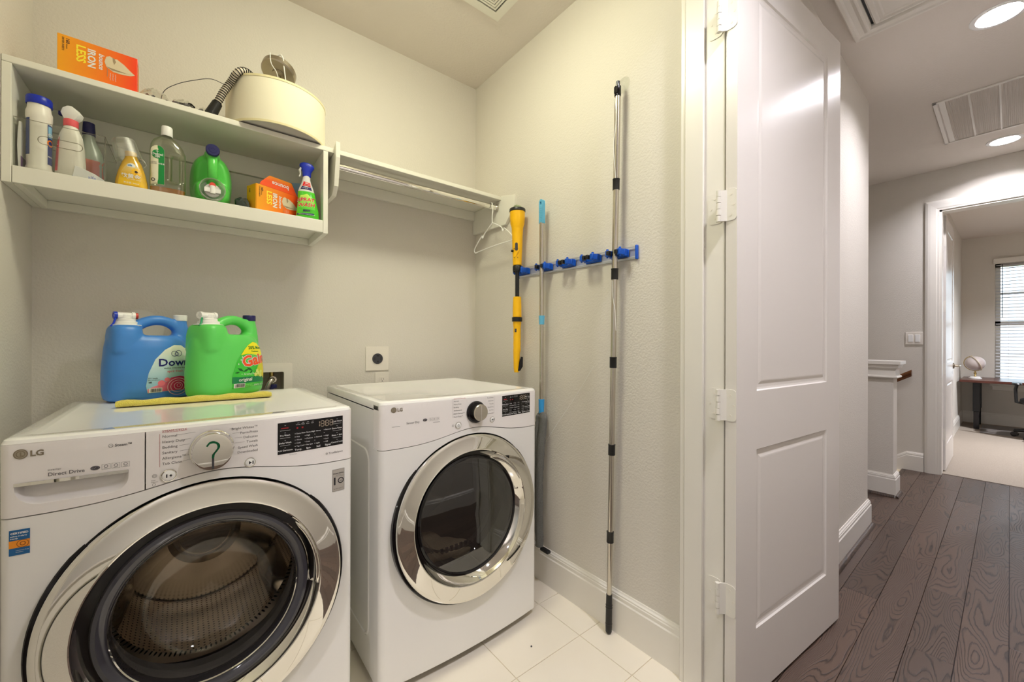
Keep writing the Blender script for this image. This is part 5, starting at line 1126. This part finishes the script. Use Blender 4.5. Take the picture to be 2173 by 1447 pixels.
obj('trigger_head', remeshed(join(suploft([(.180, -.003, 0, .0145, .0125, 2.3), (.200, -.003, 0, .0150, .0125, 2.3), (.212, -.002, 0, .020, .0130, 2.3), (.224, -.002, 0, .026, .0135, 2.4), (.234, -.004, 0, .022, .0125, 2.3), (.240, -.006, 0, .012, .008, 2.2)], 28)), .003, 2), M_ROYAL, gs_)
obj('trigger', tube(smoothpath([(-.020, -.002, .218), (-.026, -.004, .205), (-.024, -.004, .190), (-.028, -.005, .178)], 5), [.004] * 8 + [.0025] * 8, 8), mat('trigger_clear', (206, 206, 204), .3), gs_)
q1, q2, q3 = onto(gsb, .0010), onto(gsb, .0016), onto(nb, .0010)
obj('flare', region([(-.034, .040), (.024, .044), (.022, .085), (-.002, .108), (-.024, .100), (-.032, .07)], (), .008, q1), grad_mat('flare_lime', (90, 206, 50), (190, 230, 90), 'Z', .05, .1), gs_)
letters('brand_outline', [('SPRAY', -.034, .074, .0200, 'LEFT', .05, R(6), .2), ('WASH', -.034, .052, .0200, 'LEFT', .05, R(6), .2)], M_INKW, gs_, q1)
letters('brand_lettering', [('SPRAY', -.034, .074, .0200, 'LEFT', .02, R(6), .2), ('WASH', -.034, .052, .0200, 'LEFT', .02, R(6), .2)], mat('brand_red', (214, 30, 34), .4), gs_, q2)
letters('lettering', [('MAX', -.016, .034, .0110, 'LEFT', .05, R(6), .2), ("'n", -.006, .067, .0080, 'LEFT', .04)], mat('max_purple', (60, 30, 90), .4), gs_, q2)
obj('label_band', region([(-.035, .0185), (.018, .0215), (.022, .0270), (.018, .0300), (-.035, .0260)], (), .006, q2), M_NAVY, gs_)
letters('band_lettering', [('LAUNDRY STAIN REMOVER', -.030, .0215, .0044)], M_INKW, gs_, onto(gsb, .0022))
obj('neck_label_red', region([(-.018, .140), (.010, .138), (.008, .158), (-.013, .160)], (), .005, q3), MATS['brand_red'], gs_)
obj('neck_label_navy', region([(-.024, .126), (.014, .124), (.011, .137), (-.019, .139)], (), .005, q3), M_NAVY, gs_)
letters('neck_lettering', [('No.1', -.009, .149, .0075, 'LEFT', .03), ('stain remover', -.012, .143, .0038, 'LEFT', .02), ('works in', -.018, .130, .0050, 'LEFT', .02)], M_INKW, gs_, onto(nb, .0016))

# ---- on the top shelf: drum lamp, hose, bags
lp = thing('drum_lamp', 'cream drum ceiling lamp lying unused on the top shelf', 'lamp shade', (.268, 1.876, TZ + .001))
obj('shade', join(lathe([(.172, .0), (.175, .0), (.175, .172), (.172, .172), (.172, .0)], 96)), M_SHADE, lp)
obj('shade_rim', join(lathe([(.1752, 0), (.1762, .0), (.1762, .008), (.1752, .008)], 96), lathe([(.1752, .164), (.1762, .164), (.1762, .172), (.1752, .172)], 96)), mat('rim_cream', (222, 212, 170), .7), lp)
obj('lower_diffuser', lathe([(0, .006), (.1725, .006), (.1725, .009), (0, .009)], 64), M_DIFF, lp)
obj('finial', lathe([(0, .0), (.006, .001), (.006, .006)], 16), M_NICKEL, lp)
obj('top_spider', join(cyl((-.172, 0, .165), (.172, 0, .165), .003, n=8), cyl((0, -.172, .165), (0, .172, .165), .003, n=8)), M_NICKEL, lp)
CM = Matrix.Translation((.0, -.01, .283)) @ Matrix.Rotation(R(16), 4, 'Y') @ Matrix.Rotation(R(-18), 4, 'X')
obj('stem', cyl((0, 0, .16), tuple(CM @ Vector((0, 0, 0))), .006, n=14), M_NICKEL, lp)
obj('ceiling_canopy', xf(lathe([(0, -.012), (.020, -.012), (.022, -.006), (.058, -.006), (.062, -.002), (.062, .018), (.0595, .020), (.058, .0), (0, .0)], 56), CM), M_NICKEL, lp)
obj('lamp_wire', tube(smoothpath([(-.035, -.05, .33), (-.032, -.058, .285), (-.012, -.05, .26), (-.002, -.03, .225), (.0, -.02, .18)], 6), .0016, 6), M_WHITEP, lp)
obj('lamp_wire', tube(smoothpath([(-.012, -.052, .325), (.0, -.062, .33), (.008, -.066, .315), (.012, -.06, .285), (.02, -.05, .24), (.03, -.045, .17)], 6), .0022, 6), M_WHITEP, lp)
# corrugated hose
def hose(t, pts, r):
    sp = smoothpath(pts, 14); obj('hose_core', tube(sp, r * .82, 12), mat('hose_pale', (224, 214, 196), .4) if 'hose_pale' not in MATS else MATS['hose_pale'], t)
    L = [0]
    for a, b in zip(sp[:-1], sp[1:]): L.append(L[-1] + (Vector(b) - Vector(a)).length)
    s = .002; G = []
    while s < L[-1]:
        i = max(k for k in range(len(L)) if L[k] <= s); i = min(i, len(sp) - 2); f = (s - L[i]) / (L[i + 1] - L[i]); a, b = Vector(sp[i]), Vector(sp[i + 1]); p = a.lerp(b, f); d = (b - a).normalized()
        _, u, w_ = frame(d); rg = []
        for h_, q in ((-.0017, r * .8), (-.0012, r), (.0012, r), (.0017, r * .8)): rg.append([tuple(p + d * h_ + (u * cos(2 * pi * j / 16) + w_ * sin(2 * pi * j / 16)) * q) for j in range(16)])
        G.append(loft(rg, caps=False)); s += .0085
    obj('rib', join(*G), M_BLACK, t, kind='stuff')
hs = thing('corrugated_hose', 'black ribbed hose with a cuff curling over the lamp shade on the top shelf', 'hose', (.02, 1.84, TZ))
def hl(p): return (p[0] - .02, p[1] - 1.84, p[2] - TZ)
hose(hs, [hl(p) for p in ((.0625, 1.795, 2.030), (.0710, 1.792, 2.050), (.0840, 1.788, 2.082), (.104, 1.782, 2.120), (.122, 1.757, 2.150), (.148, 1.765, 2.170), (.18, 1.81, 2.178), (.20, 1.86, 2.180))], .0125)
obj('cuff', cyl(hl((.046, 1.800, 1.990)), hl((.0655, 1.795, 2.036)), .0185, .0155, 24), M_BLACK, hs)
hose(hs, [hl(p) for p in ((-.02, 1.90, 1.998), (.03, 1.91, 1.996), (.07, 1.92, 2.000), (.09, 1.955, 2.002), (.07, 1.985, 2.0))], .0115)
tag(obj('thin_wire', tube(smoothpath([(-.095, 1.865, 1.984), (-.085, 1.86, 2.048), (-.05, 1.86, 2.09), (.0, 1.86, 2.125), (.05, 1.86, 2.150), (.10, 1.87, 2.150), (.14, 1.88, 2.166)], 8), .0012, 6), M_DGREY), 'thin grey wire arching from the clear bag to the lamp shade', 'wire')
def crumple(name, lb, loc, a, b, c, seed, bits):
    t = thing(name, lb, 'bag', loc); r = random.Random(seed)
    g = suploft([(0, 0, 0, a * .8, b * .8, 2), (c * .35, 0, 0, a, b, 2), (c * .7, 0, 0, a * .8, b * .75, 2), (c, 0, 0, a * .3, b * .3, 2)], 18)
    obj('bag_film', ([(x + r.uniform(-.1, .1) * a, y + r.uniform(-.12, .12) * b, z + (r.uniform(-.12, .12) * c if z > .001 else 0)) for x, y, z in g[0]], g[1]), M_CLEAR, t, smooth=25)
    for k in range(bits):
        x = -a * .6 + 1.2 * a * k / max(1, bits - 1); q = box(-.010, .010, -.006, .006, -.003, .003)
        obj('black_part', xf(q, Matrix.Translation((x, r.uniform(-.3, .3) * b, c * .42 + r.uniform(0, .2) * c)) @ Matrix.Rotation(r.uniform(-1, 1), 4, 'Y') @ Matrix.Rotation(r.uniform(-1, 1), 4, 'Z')), M_GLOSSBLACK if k % 2 else M_INK, t, bevel=.001, smooth=0)
    return t
crumple('clear_bag', 'crumpled clear bag of black parts just right of the orange box on the top shelf', (-.105, 1.835, TZ + .0005), .040, .030, .050, 4, 4)
crumple('clear_bag', 'crumpled clear bag of dark parts in the middle of the top shelf', (-.028, 1.812, TZ + .0005), .034, .026, .034, 9, 4)
crumple('clear_bag', 'small empty clear bag in front of the ribbed hose', (.028, 1.810, TZ + .0005), .020, .018, .026, 12, 1)

# ================================================================== BACK WALL FITTINGS
so = thing('dryer_outlet', 'square white wall plate with a round black dryer socket', 'outlet', (.7455, 2.055, 1.085))
obj('plate', prism(rrect(-.0605, .0605, -.0625, .0625, .003, 3), -.006, 0), M_WPLAST, so, bevel=.002)
obj('socket', lathe([(.027, .004), (.027, .0095), (.0255, .011), (0, .011)], 40, 'Y'), M_DGREY, so)
obj('slot', join(box(-.0175, -.0140, -.0115, -.0105, -.008, .008), box(.0140, .0175, -.0115, -.0105, -.008, .008), box(-.006, .006, -.0115, -.0105, .012, .018), box(-.004, .004, -.0115, -.0105, -.019, -.011)), M_BLACK, so, smooth=0)
for a in (45, 135, 225, 315): obj('screw', lathe([(.0025, .006), (.0025, .0072), (0, .0074)], 12, 'Y', (.031 * cos(R(a)), 0, .031 * sin(R(a)))), M_WPLAST, so)
s2 = thing('wall_outlet', 'small white duplex outlet just below the dryer socket', 'outlet', (.770, 2.055, .955))
obj('plate', prism(rrect(-.0365, .0365, -.058, .058, .003, 3), -.006, 0), M_WPLAST, s2, bevel=.002)
for z in (.021, -.021):
    r_ = obj('receptacle', prism(rrect(-.0165, .0165, z - .014, z + .014, .008, 4), -.0085, -.005), M_WPLAST, s2, bevel=.0008)
    obj('slot', join(box(-.0072, -.0056, -.0092, -.0082, z - .002, z + .0065), box(.0056, .0072, -.0092, -.0082, z - .002, z + .0065), box(-.002, .002, -.0092, -.0082, z - .010, z - .006)), M_BLACK, r_, smooth=0)
wb = thing('supply_box', 'white recessed washer supply box behind the green jug', 'supply box', (.2425, 2.055, .95))
fr_o = rrect(-.112, .111, -.125, .125, .006, 3); fr_i = rrect(-.0770, .0770, -.0885, .0865, .006, 3)
obj('frame', join(region(fr_o, [fr_i], .05, lambda u, v: (u, -.007, v)), loft([[(u, 0, v) for u, v in fr_o], [(u, -.007, v) for u, v in fr_o]], caps=False), loft([[(u, -.007, v) for u, v in fr_i], [(u, .004, v) for u, v in fr_i]], caps=False)), M_WPLAST, wb, smooth=30)
gx_ = join(box(-.0775, -.0765, .0, .085, -.09, .088), box(.0765, .0775, .0, .085, -.09, .088), box(-.0775, .0775, .083, .085, -.09, .088), box(-.0775, .0775, 0, .085, -.0900, -.089), box(-.0775, .0775, 0, .085, .0870, .088))
obj('recess', gx_, mat('recess_white', (190, 182, 170), .6), wb, smooth=0)
v1 = obj('valve', join(cyl((.035, .04, .088), (.035, .04, .045), .009, n=16), cyl((.035, .045, .052), (.035, .012, .052), .014, n=20)), M_BRASS, wb)
obj('valve_handle', join(box(.028, .052, .010, .020, .012, .030), box(.024, .040, .010, .018, -.012, .018)), M_NAVY, v1, bevel=.003)
obj('inlet_hose', tube(smoothpath([(.035, .016, .052), (.030, -.006, .052), (.018, -.012, .038), (.008, -.010, .005), (.004, .0, -.05), (.004, .02, -.088)], 6), .0105, 14), M_STEEL, wb)
obj('hose_nut', cyl((.035, .020, .052), (.035, .004, .052), .0155, n=8), M_STEEL, wb)
obj('drain_ring', lathe([(.012, .0), (.017, .0), (.017, .006), (.012, .006)], 20, 'Z', (.052, .03, -.088)), M_STEEL, wb)
obj('valve', join(cyl((-.035, .04, .088), (-.035, .04, .045), .009, n=16), cyl((-.035, .045, .052), (-.035, .012, .052), .014, n=20)), M_BRASS, wb)

# ================================================================== RIGHT WALL: RAIL, CLIPS, POLES
RY0, RY1 = 1.625, .912
def railz(y): return 1.5255 + (y - .912) * .018
rl = thing('tool_rail', 'long grey aluminium wall rail with a blue end cap holding five blue clips', 'rail', (1.352, .912, 1.5255))
pr_ = [(0, -.025), (-.006, -.025), (-.009, -.018), (-.006, -.014), (-.006, .008), (-.010, .012), (-.010, .016), (-.006, .019), (-.006, .025), (0, .025)]
obj('rail_profile', loft([[(a, y, b + .018 * y) for a, b in pr_] for y in (0, RY0 - .912)]), M_ALU, rl, smooth=0)
for y, nm in ((-.005, 'end_cap'), (RY0 - .912 + .003, 'end_cap')): obj(nm, box(-.014, 0, y - .0045, y + .0045, -.028 + .018 * y, .028 + .018 * y), M_BLUE, rl, bevel=.003)
def clip(y, label, gap, dep=.066):
    t = thing('tool_clip', label, 'clip', (1.343, y, railz(y) + .002), group=None)
    obj('base', join(box(-.022, -.001, -.038, .038, -.014, .014), box(-.003, 0, -.042, .042, -.017, .012)), M_BLUE, t, bevel=.002)
    for s in (-1, 1):
        a = obj('jaw', join(box(-.052, -.018, s * .020, s * .036, -.012, .013), box(-.024, -.016, s * .012, s * .038, -.011, .011)), M_BLUE, t, bevel=.003)
        obj('rubber_pad', join(box(-.060, -.042, s * gap, s * (gap + .013), -.009, .009), box(-.048, -.036, s * (gap + .004), s * .030, -.009, .009)), M_BLACK, a, bevel=.003)
        obj('pin', join(cyl((-.044, s * .030, .011), (-.044, s * .030, .018), .005, n=12), cyl((-.044, s * .030, -.017), (-.044, s * .030, -.010), .004, n=12)), M_BLUE, a)
    return t
clip(1.575, 'blue rail clip gripping the yellow tool', .011)
clip(1.408, 'blue rail clip gripping the light blue handled pole', .0125)
clip(1.262, 'empty blue rail clip next to the light blue handled pole', .003)
clip(1.118, 'empty blue rail clip next to the tall steel pole', .003)
clip(.982, 'blue rail clip gripping the tall steel pole, next to the rail end', .0125)
# yellow telescopic tool
yt = thing('yellow_tool', 'yellow and black cordless tool hanging head up in the rail clip', 'tool', (1.290, 1.572, 1.019))
yt.scale = (1.1, 1.1, 1.0)
def yz(z): return z - 1.019
hd_ = obj('head', lathe([(.0, yz(1.56)), (.0205, yz(1.565)), (.0215, yz(1.60)), (.0235, yz(1.66)), (.0245, yz(1.71)), (.027, yz(1.755)), (.0325, yz(1.775)), (.0345, yz(1.80)), (.0350, yz(1.838)), (.0, yz(1.838))], 40), M_YELLOW, yt)
obj('top_ring', lathe([(.0350, yz(1.836)), (.0375, yz(1.838)), (.0375, yz(1.848)), (.0355, yz(1.852)), (.028, yz(1.852)), (.027, yz(1.846)), (0, yz(1.846))], 40), M_BLACK, hd_)
obj('lens', box(-.014, .014, -.012, .012, yz(1.85), yz(1.868)), glassy('lens_clear', (.8, .9, .7), .1), hd_, smooth=0)
obj('window', xf(prism(rrect(-.0065, .0065, -.020, .020, .006, 4), -.0245, -.020), Matrix.Translation((0, 0, yz(1.655))) @ Matrix.Rotation(R(-50), 4, 'Z')), M_DGREY, hd_, bevel=.001)
obj('trigger_knob', cyl((-.022, .004, yz(1.635)), (-.030, .006, yz(1.635)), .006, n=14), M_BLACK, hd_)
sc_ = [cyl((.0235 * cos(a), .0235 * sin(a), z), (.0250 * cos(a), .0250 * sin(a), z), .0022, n=8) for z in (yz(1.645), yz(1.60)) for a in (R(-125), R(-165))]
obj('screw', join(*sc_), mat('screw_brown', (120, 80, 20), .5), hd_)
for k in range(5): a = R(-150 + 7 * k); obj('groove', tube([(.0222 * cos(a + .1 * j) , .0222 * sin(a + .1 * j), yz(1.602) + .006 * j + .0035 * k) for j in range(5)], .0007, 5), mat('groove_amber', (206, 150, 10), .5) if 'groove_amber' not in MATS else MATS['groove_amber'], hd_)
obj('collar', lathe([(0, yz(1.535)), (.021, yz(1.537)), (.0215, yz(1.558)), (.020, yz(1.562)), (0, yz(1.562))], 32), M_BLACK, yt)
obj('shaft', cyl((0, 0, yz(1.39)), (0, 0, yz(1.54)), .0095, n=20), M_BLACK, yt)
obj('grip_sleeve', lathe([(0, yz(1.300)), (.0205, yz(1.301)), (.0200, yz(1.36)), (.0185, yz(1.402)), (.016, yz(1.404)), (0, yz(1.404))], 36), M_YELLOW, yt)
obj('lock_ring', lathe([(0, yz(1.277)), (.0240, yz(1.278)), (.0245, yz(1.299)), (0, yz(1.300))], 36), M_BLACK, yt)
lh = obj('lower_handle', suploft([(0, -.004, -.002, .010, .010, 2.4), (.02, -.004, -.001, .0125, .012, 2.4), (.10, -.002, 0, .015, .015, 2.4)] + [(.115 + .016 * k, 0, 0, .0170 - .0012 * (k % 2), .0165, 2.3) for k in range(8)] + [(.245, 0, 0, .0185, .0185, 2.2), (.258, 0, 0, .0195, .0195, 2)], 32), M_YELLOW, yt)
obj('switch', box(-.0185, -.012, -.012, -.004, .205, .222), M_DGREY, lh, bevel=.001)
obj('battery', xf(prism([(.003, .008), (.014, .008), (.026, .030), (.027, .078), (.017, .080), (.010, .055)], -.014, .010), Matrix.Rotation(R(-35), 4, 'Z')), M_GLOSSBLACK, yt, bevel=.002)
# pole with light blue handle, grey mop head hanging behind the dryer
bp_ = thing('mop', 'steel pole with light blue handle and a grey mop head beside the dryer', 'mop', (1.303, 1.402, .17))
def bz(z): return z - .17
hn = prism([(a, bz(b)) for a, b in [(-.0125, 1.742), (.0125, 1.742), (.0120, 1.80), (.0125, 1.838)] + [(.0125 * cos(R(a)), 1.843 + .0135 * sin(R(a))) for a in range(15, 180, 15)] + [(-.0125, 1.838), (-.0120, 1.80)]], -.010, .010, 'X')
slot = [(a, bz(b)) for a, b in [(.006 * cos(R(t)), 1.838 + .009 * sin(R(t))) for t in range(0, 360, 30)]]
ho = [(a, bz(b)) for a, b in [(-.0125, 1.742), (.0125, 1.742), (.0120, 1.80), (.0125, 1.838)] + [(.0125 * cos(R(a)), 1.843 + .0135 * sin(R(a))) for a in range(15, 180, 15)] + [(-.0125, 1.838), (-.0120, 1.80)]]
hn = join(region(ho, [slot], .03, lambda u, v: (-.009, u, v)), region(ho, [slot], .03, lambda u, v: (.009, u, v)), loft([[(-.009, u, v) for u, v in ho], [(.009, u, v) for u, v in ho]], caps=False), loft([[(-.009, u, v) for u, v in slot], [(.009, u, v) for u, v in slot]], caps=False))
hb_ = obj('handle', hn, M_CYAN, bp_, smooth=30)
for k in range(8): obj('grip_ridge', box(-.0102, -.0088, -.0105, .0105, bz(1.752 + .0085 * k), bz(1.755 + .0085 * k)), M_CYAN, hb_, bevel=.0005)
obj('upper_tube', cyl((0, 0, bz(1.29)), (0, 0, bz(1.745)), .0115, n=24), M_STEEL, bp_)
obj('joint', lathe([(0, bz(1.257)), (.0125, bz(1.258)), (.0145, bz(1.300)), (0, bz(1.301))], 28), M_CYAN, bp_)
obj('lower_tube', cyl((0, 0, bz(.88)), (0, 0, bz(1.262)), .0100, n=24), M_STEEL, bp_)
obj('mop_socket', lathe([(0, bz(.832)), (.0120, bz(.833)), (.0135, bz(.87)), (.0140, bz(.90)), (0, bz(.901))], 28), mat('deep_sky_plastic', (52, 150, 214), .4), bp_)
mh = join(tube(smoothpath([(.0, -.004, bz(.838)), (.002, -.012, bz(.80)), (-.002, -.006, bz(.72)), (-.004, .002, bz(.62)), (-.002, .012, bz(.50)), (.006, .02, bz(.30)), (.012, .024, bz(.185))], 6), [.012, .013, .015, .017, .018, .018] + [.019] * 31, 14),
          tube(smoothpath([(.0, .004, bz(.838)), (.0, .016, bz(.81)), (-.004, .022, bz(.74)), (.0, .030, bz(.60)), (.006, .034, bz(.40)), (.014, .034, bz(.20))], 6), [.010] * 4 + [.015] * 27, 14))
rr = random.Random(2)
obj('mop_head', ([(a + rr.uniform(-.002, .002), b + rr.uniform(-.002, .002), c) for a, b, c in mh[0]], mh[1]), M_MICRO, bp_)
obj('mop_foot', box(.0, .024, -.045, .010, bz(.171), bz(.186)), M_BLACK, bp_, bevel=.005)
# tall telescopic pole standing on its grip
tp = thing('telescopic_pole', 'tall steel telescopic pole with black collars leaning on the right wall', 'pole', (1.3105, 1.009, .0015), rot=(R(.96), 0, 0))
secs = [.157, .39, .742, 1.092, 1.444, 1.799, 2.150]
for k in range(6): obj('tube_section', cyl((0, 0, secs[k] - .002), (0, 0, secs[k + 1]), .0100 + .0004 * k, n=24), M_STEEL, tp)
for k in range(1, 6): obj('collar', lathe([(.010, secs[k] - .022), (.0138, secs[k] - .021), (.0138, secs[k] + .018), (.0145, secs[k] + .019), (.0145, secs[k] + .022), (.010, secs[k] + .022)], 28), M_BLACK, tp)
gp = obj('grip', lathe([(0, 0), (.008, .001), (.0125, .008), (.0130, .03), (.0125, .10), (.0118, .158), (0, .159)], 28), M_BLACK, tp)
for z in (.04, .105, .115): obj('grip_ring', lathe([(.0128, z - .002), (.0138, z), (.0128, z + .002)], 28), M_BLACK, gp)
obj('tip', join(lathe([(.0125, 2.145), (.0132, 2.147), (.0125, 2.185), (0, 2.186)], 24), cyl((0, 0, 2.18), (0, 0, 2.205), .008, n=16), box(-.016, -.010, -.006, .006, 2.155, 2.18)), M_GLOSSBLACK, tp)
obj('cord', tube(smoothpath([(-.0115, .004, 2.14), (-.0125, -.004, 2.05), (-.012, .006, 1.95), (-.0125, -.006, 1.82)], 6), .0012, 6), M_WHITEP, tp)
sc2 = tag(obj('suction_cup', xf(lathe([(.030, .0005), (.031, .002), (.022, .006), (.010, .010), (.006, .016), (0, .016)], 40, 'Y'), Matrix.Rotation(R(-90), 4, 'Z')), M_CLEAR), 'clear suction cup stuck on the wall above the tall pole', 'suction cup')
sc2.location = (1.352, .975, 2.21)
tag(obj('white_string', tube(smoothpath([(1.297, .985, 1.42), (1.294, .982, 1.36), (1.296, .972, 1.30), (1.300, .970, 1.22)], 8), .0009, 5), M_WHITEP), 'thin white string hanging against the tall pole', 'string')
tag(obj('pale_thread', tube(smoothpath([(1.345, 1.12, 1.07), (1.343, 1.22, .93), (1.340, 1.34, .78), (1.335, 1.44, .64), (1.333, 1.48, .55)], 8), .0007, 5), M_WHITEP), 'pale thread slanting down the right wall to the mop head', 'thread')
sp_ = tag(obj('floor_speck', lathe([(0, 0), (.0035, .0), (.003, .003), (0, .004)], 10), M_DGREY), 'tiny dark speck on the white tile in front of the dryer', 'speck'); sp_.location = (1.02, 1.15, 0)

# ================================================================== HALL END AND OFFICE FURNITURE
sw = thing('light_switch', 'double white rocker switch on the hall end wall', 'switch', (5.2, .553, 1.218))
obj('plate', prism(rrect(-.058, .058, -.058, .058, .005, 3), -.006, 0, 'X'), M_WPLAST, sw, bevel=.002)
for y in (-.023, .023): obj('rocker', box(-.0095, -.005, y - .0165, y + .0165, -.033, .033), M_WHITEP, sw, bevel=.002)
dk = thing('writing_desk', 'dark red-brown desk on black legs under the office window', 'desk', (8.48, -.37, .004))
obj('desk_top', box(-.36, .50, -.98, .80, .645, .676), M_DESK, dk, bevel=.004, smooth=0)
for x, y in ((-.12, .655), (.40, .655), (-.12, -.85), (.40, -.85)):
    obj('leg', join(box(x - .032, x + .032, y - .032, y + .032, .24, .645)), M_BLACK, dk, bevel=.004, smooth=0)
    obj('leg', join(box(x - .026, x + .026, y - .026, y + .026, .0, .24)), M_GLOSSBLACK, dk, bevel=.004, smooth=0)
gb_ = thing('desk_globe', 'pale globe on a white base standing on the desk', 'globe', (8.53, .302, .681))
obj('base', join(lathe([(.062, 0), (.062, .012), (.050, .016), (.046, .028), (0, .028)], 40)), M_WHITEP, gb_)
obj('stem', lathe([(.012, .028), (.012, .04), (.006, .05), (.012, .062), (.016, .075), (.008, .09), (.008, .105), (0, .105)], 24), M_BRASS, gb_)
obj('meridian', tube([(.0, -.0 + .106 * cos(R(a)), .215 + .106 * sin(R(a))) for a in range(-110, 75, 8)], .0045, 8), M_BRASS, gb_)
obj('ball', lathe([(.096 * cos(R(a)), .215 + .096 * sin(R(a))) for a in range(-90, 91, 9)], 48), M_GLOBE, gb_)
obj('horizon_ring', xf(lathe([(.098, -.002), (.112, -.002), (.112, .002), (.098, .002), (.098, -.002)], 48), Matrix.Translation((0, 0, .215)) @ Matrix.Rotation(R(62), 4, 'X') @ Matrix.Rotation(R(20), 4, 'Y')), mat('ring_ivory', (226, 216, 190), .4), gb_)
tag(obj('chair_mat', box(8.03, 8.86, -1.1, .246, .0042, .009), M_MATT, smooth=0), 'grey chair mat on the pale office carpet', 'mat')
ch = thing('office_chair', 'black office chair with armrests beside the desk, cut off by the frame', 'chair', (7.94, -.32, .0092), R(90))
obj('seat', suploft([(.43, 0, 0, .22, .22, 3), (.45, 0, 0, .245, .24, 3), (.48, 0, 0, .24, .235, 3), (.495, 0, 0, .21, .20, 3)], 32), M_BLACK, ch)
obj('backrest', loft([[(x, .22 + .04 * (x / .22) ** 2 * -1 + t_, z) for x in (-.21, -.14, -.07, 0, .07, .14, .21)] + [(x, .25 + .04 * (x / .22) ** 2 * -1 + t_, z) for x in (.21, .14, .07, 0, -.07, -.14, -.21)] for z, t_ in ((.55, 0), (.7, .01), (.85, .03), (1.02, .06))]), M_DGREY, ch)
obj('gas_column', join(cyl((0, 0, .09), (0, 0, .28), .028, n=20), cyl((0, 0, .28), (0, 0, .43), .018, n=20)), M_BLACK, ch)
obj('back_support', tube(smoothpath([(0, .05, .42), (0, .20, .43), (0, .265, .52), (0, .27, .70)], 5), .018, 10), M_BLACK, ch)
for s in (-1, 1):
    a_ = obj('armrest', suploft([(.655, s * .265, -.02, .035, .12, 3), (.665, s * .265, -.02, .042, .13, 3), (.68, s * .265, -.02, .036, .12, 3)], 24), M_BLACK, ch)
    obj('arm_post', tube([(s * .17, 0, .42), (s * .27, 0, .44), (s * .275, 0, .60), (s * .265, 0, .66)], .016, 10), M_BLACK, a_)
for k in range(5):
    a = 2 * pi * k / 5 - .35; l_ = obj('leg', tube([(.02 * cos(a), .02 * sin(a), .105), (.30 * cos(a), .30 * sin(a), .078)], [.028, .016], 10), M_BLACK, ch)
    obj('caster', join(cyl((.30 * cos(a) - .022 * sin(a), .30 * sin(a) + .022 * cos(a), .031), (.30 * cos(a) + .022 * sin(a), .30 * sin(a) - .022 * cos(a), .031), .030, n=20), cyl((.30 * cos(a), .30 * sin(a), .03), (.30 * cos(a), .30 * sin(a), .08), .008, n=8)), M_GLOSSBLACK, l_)
# a line or block of printing, a hole pattern and the like is far too fine to pick apart one by one
FINE = ('lettering', 'letters', 'headline', 'outline', 'print', 'icons', 'marks', 'digits', 'symbol', 'lines', 'rule', 'barcode', 'hole', 'slot', 'screw', 'sparkles', 'rays', 'leaf_shapes', 'flowers', 'petal_arcs', 'rose_buds', 'emblem', 'heart', 'badge', 'shirt', 'numeral', 'label_sword', 'flower')
for o in bpy.data.objects:
    if o.type == 'MESH' and o.parent and any(k in o.name for k in FINE) and 'kind' not in o: o['kind'] = 'stuff'
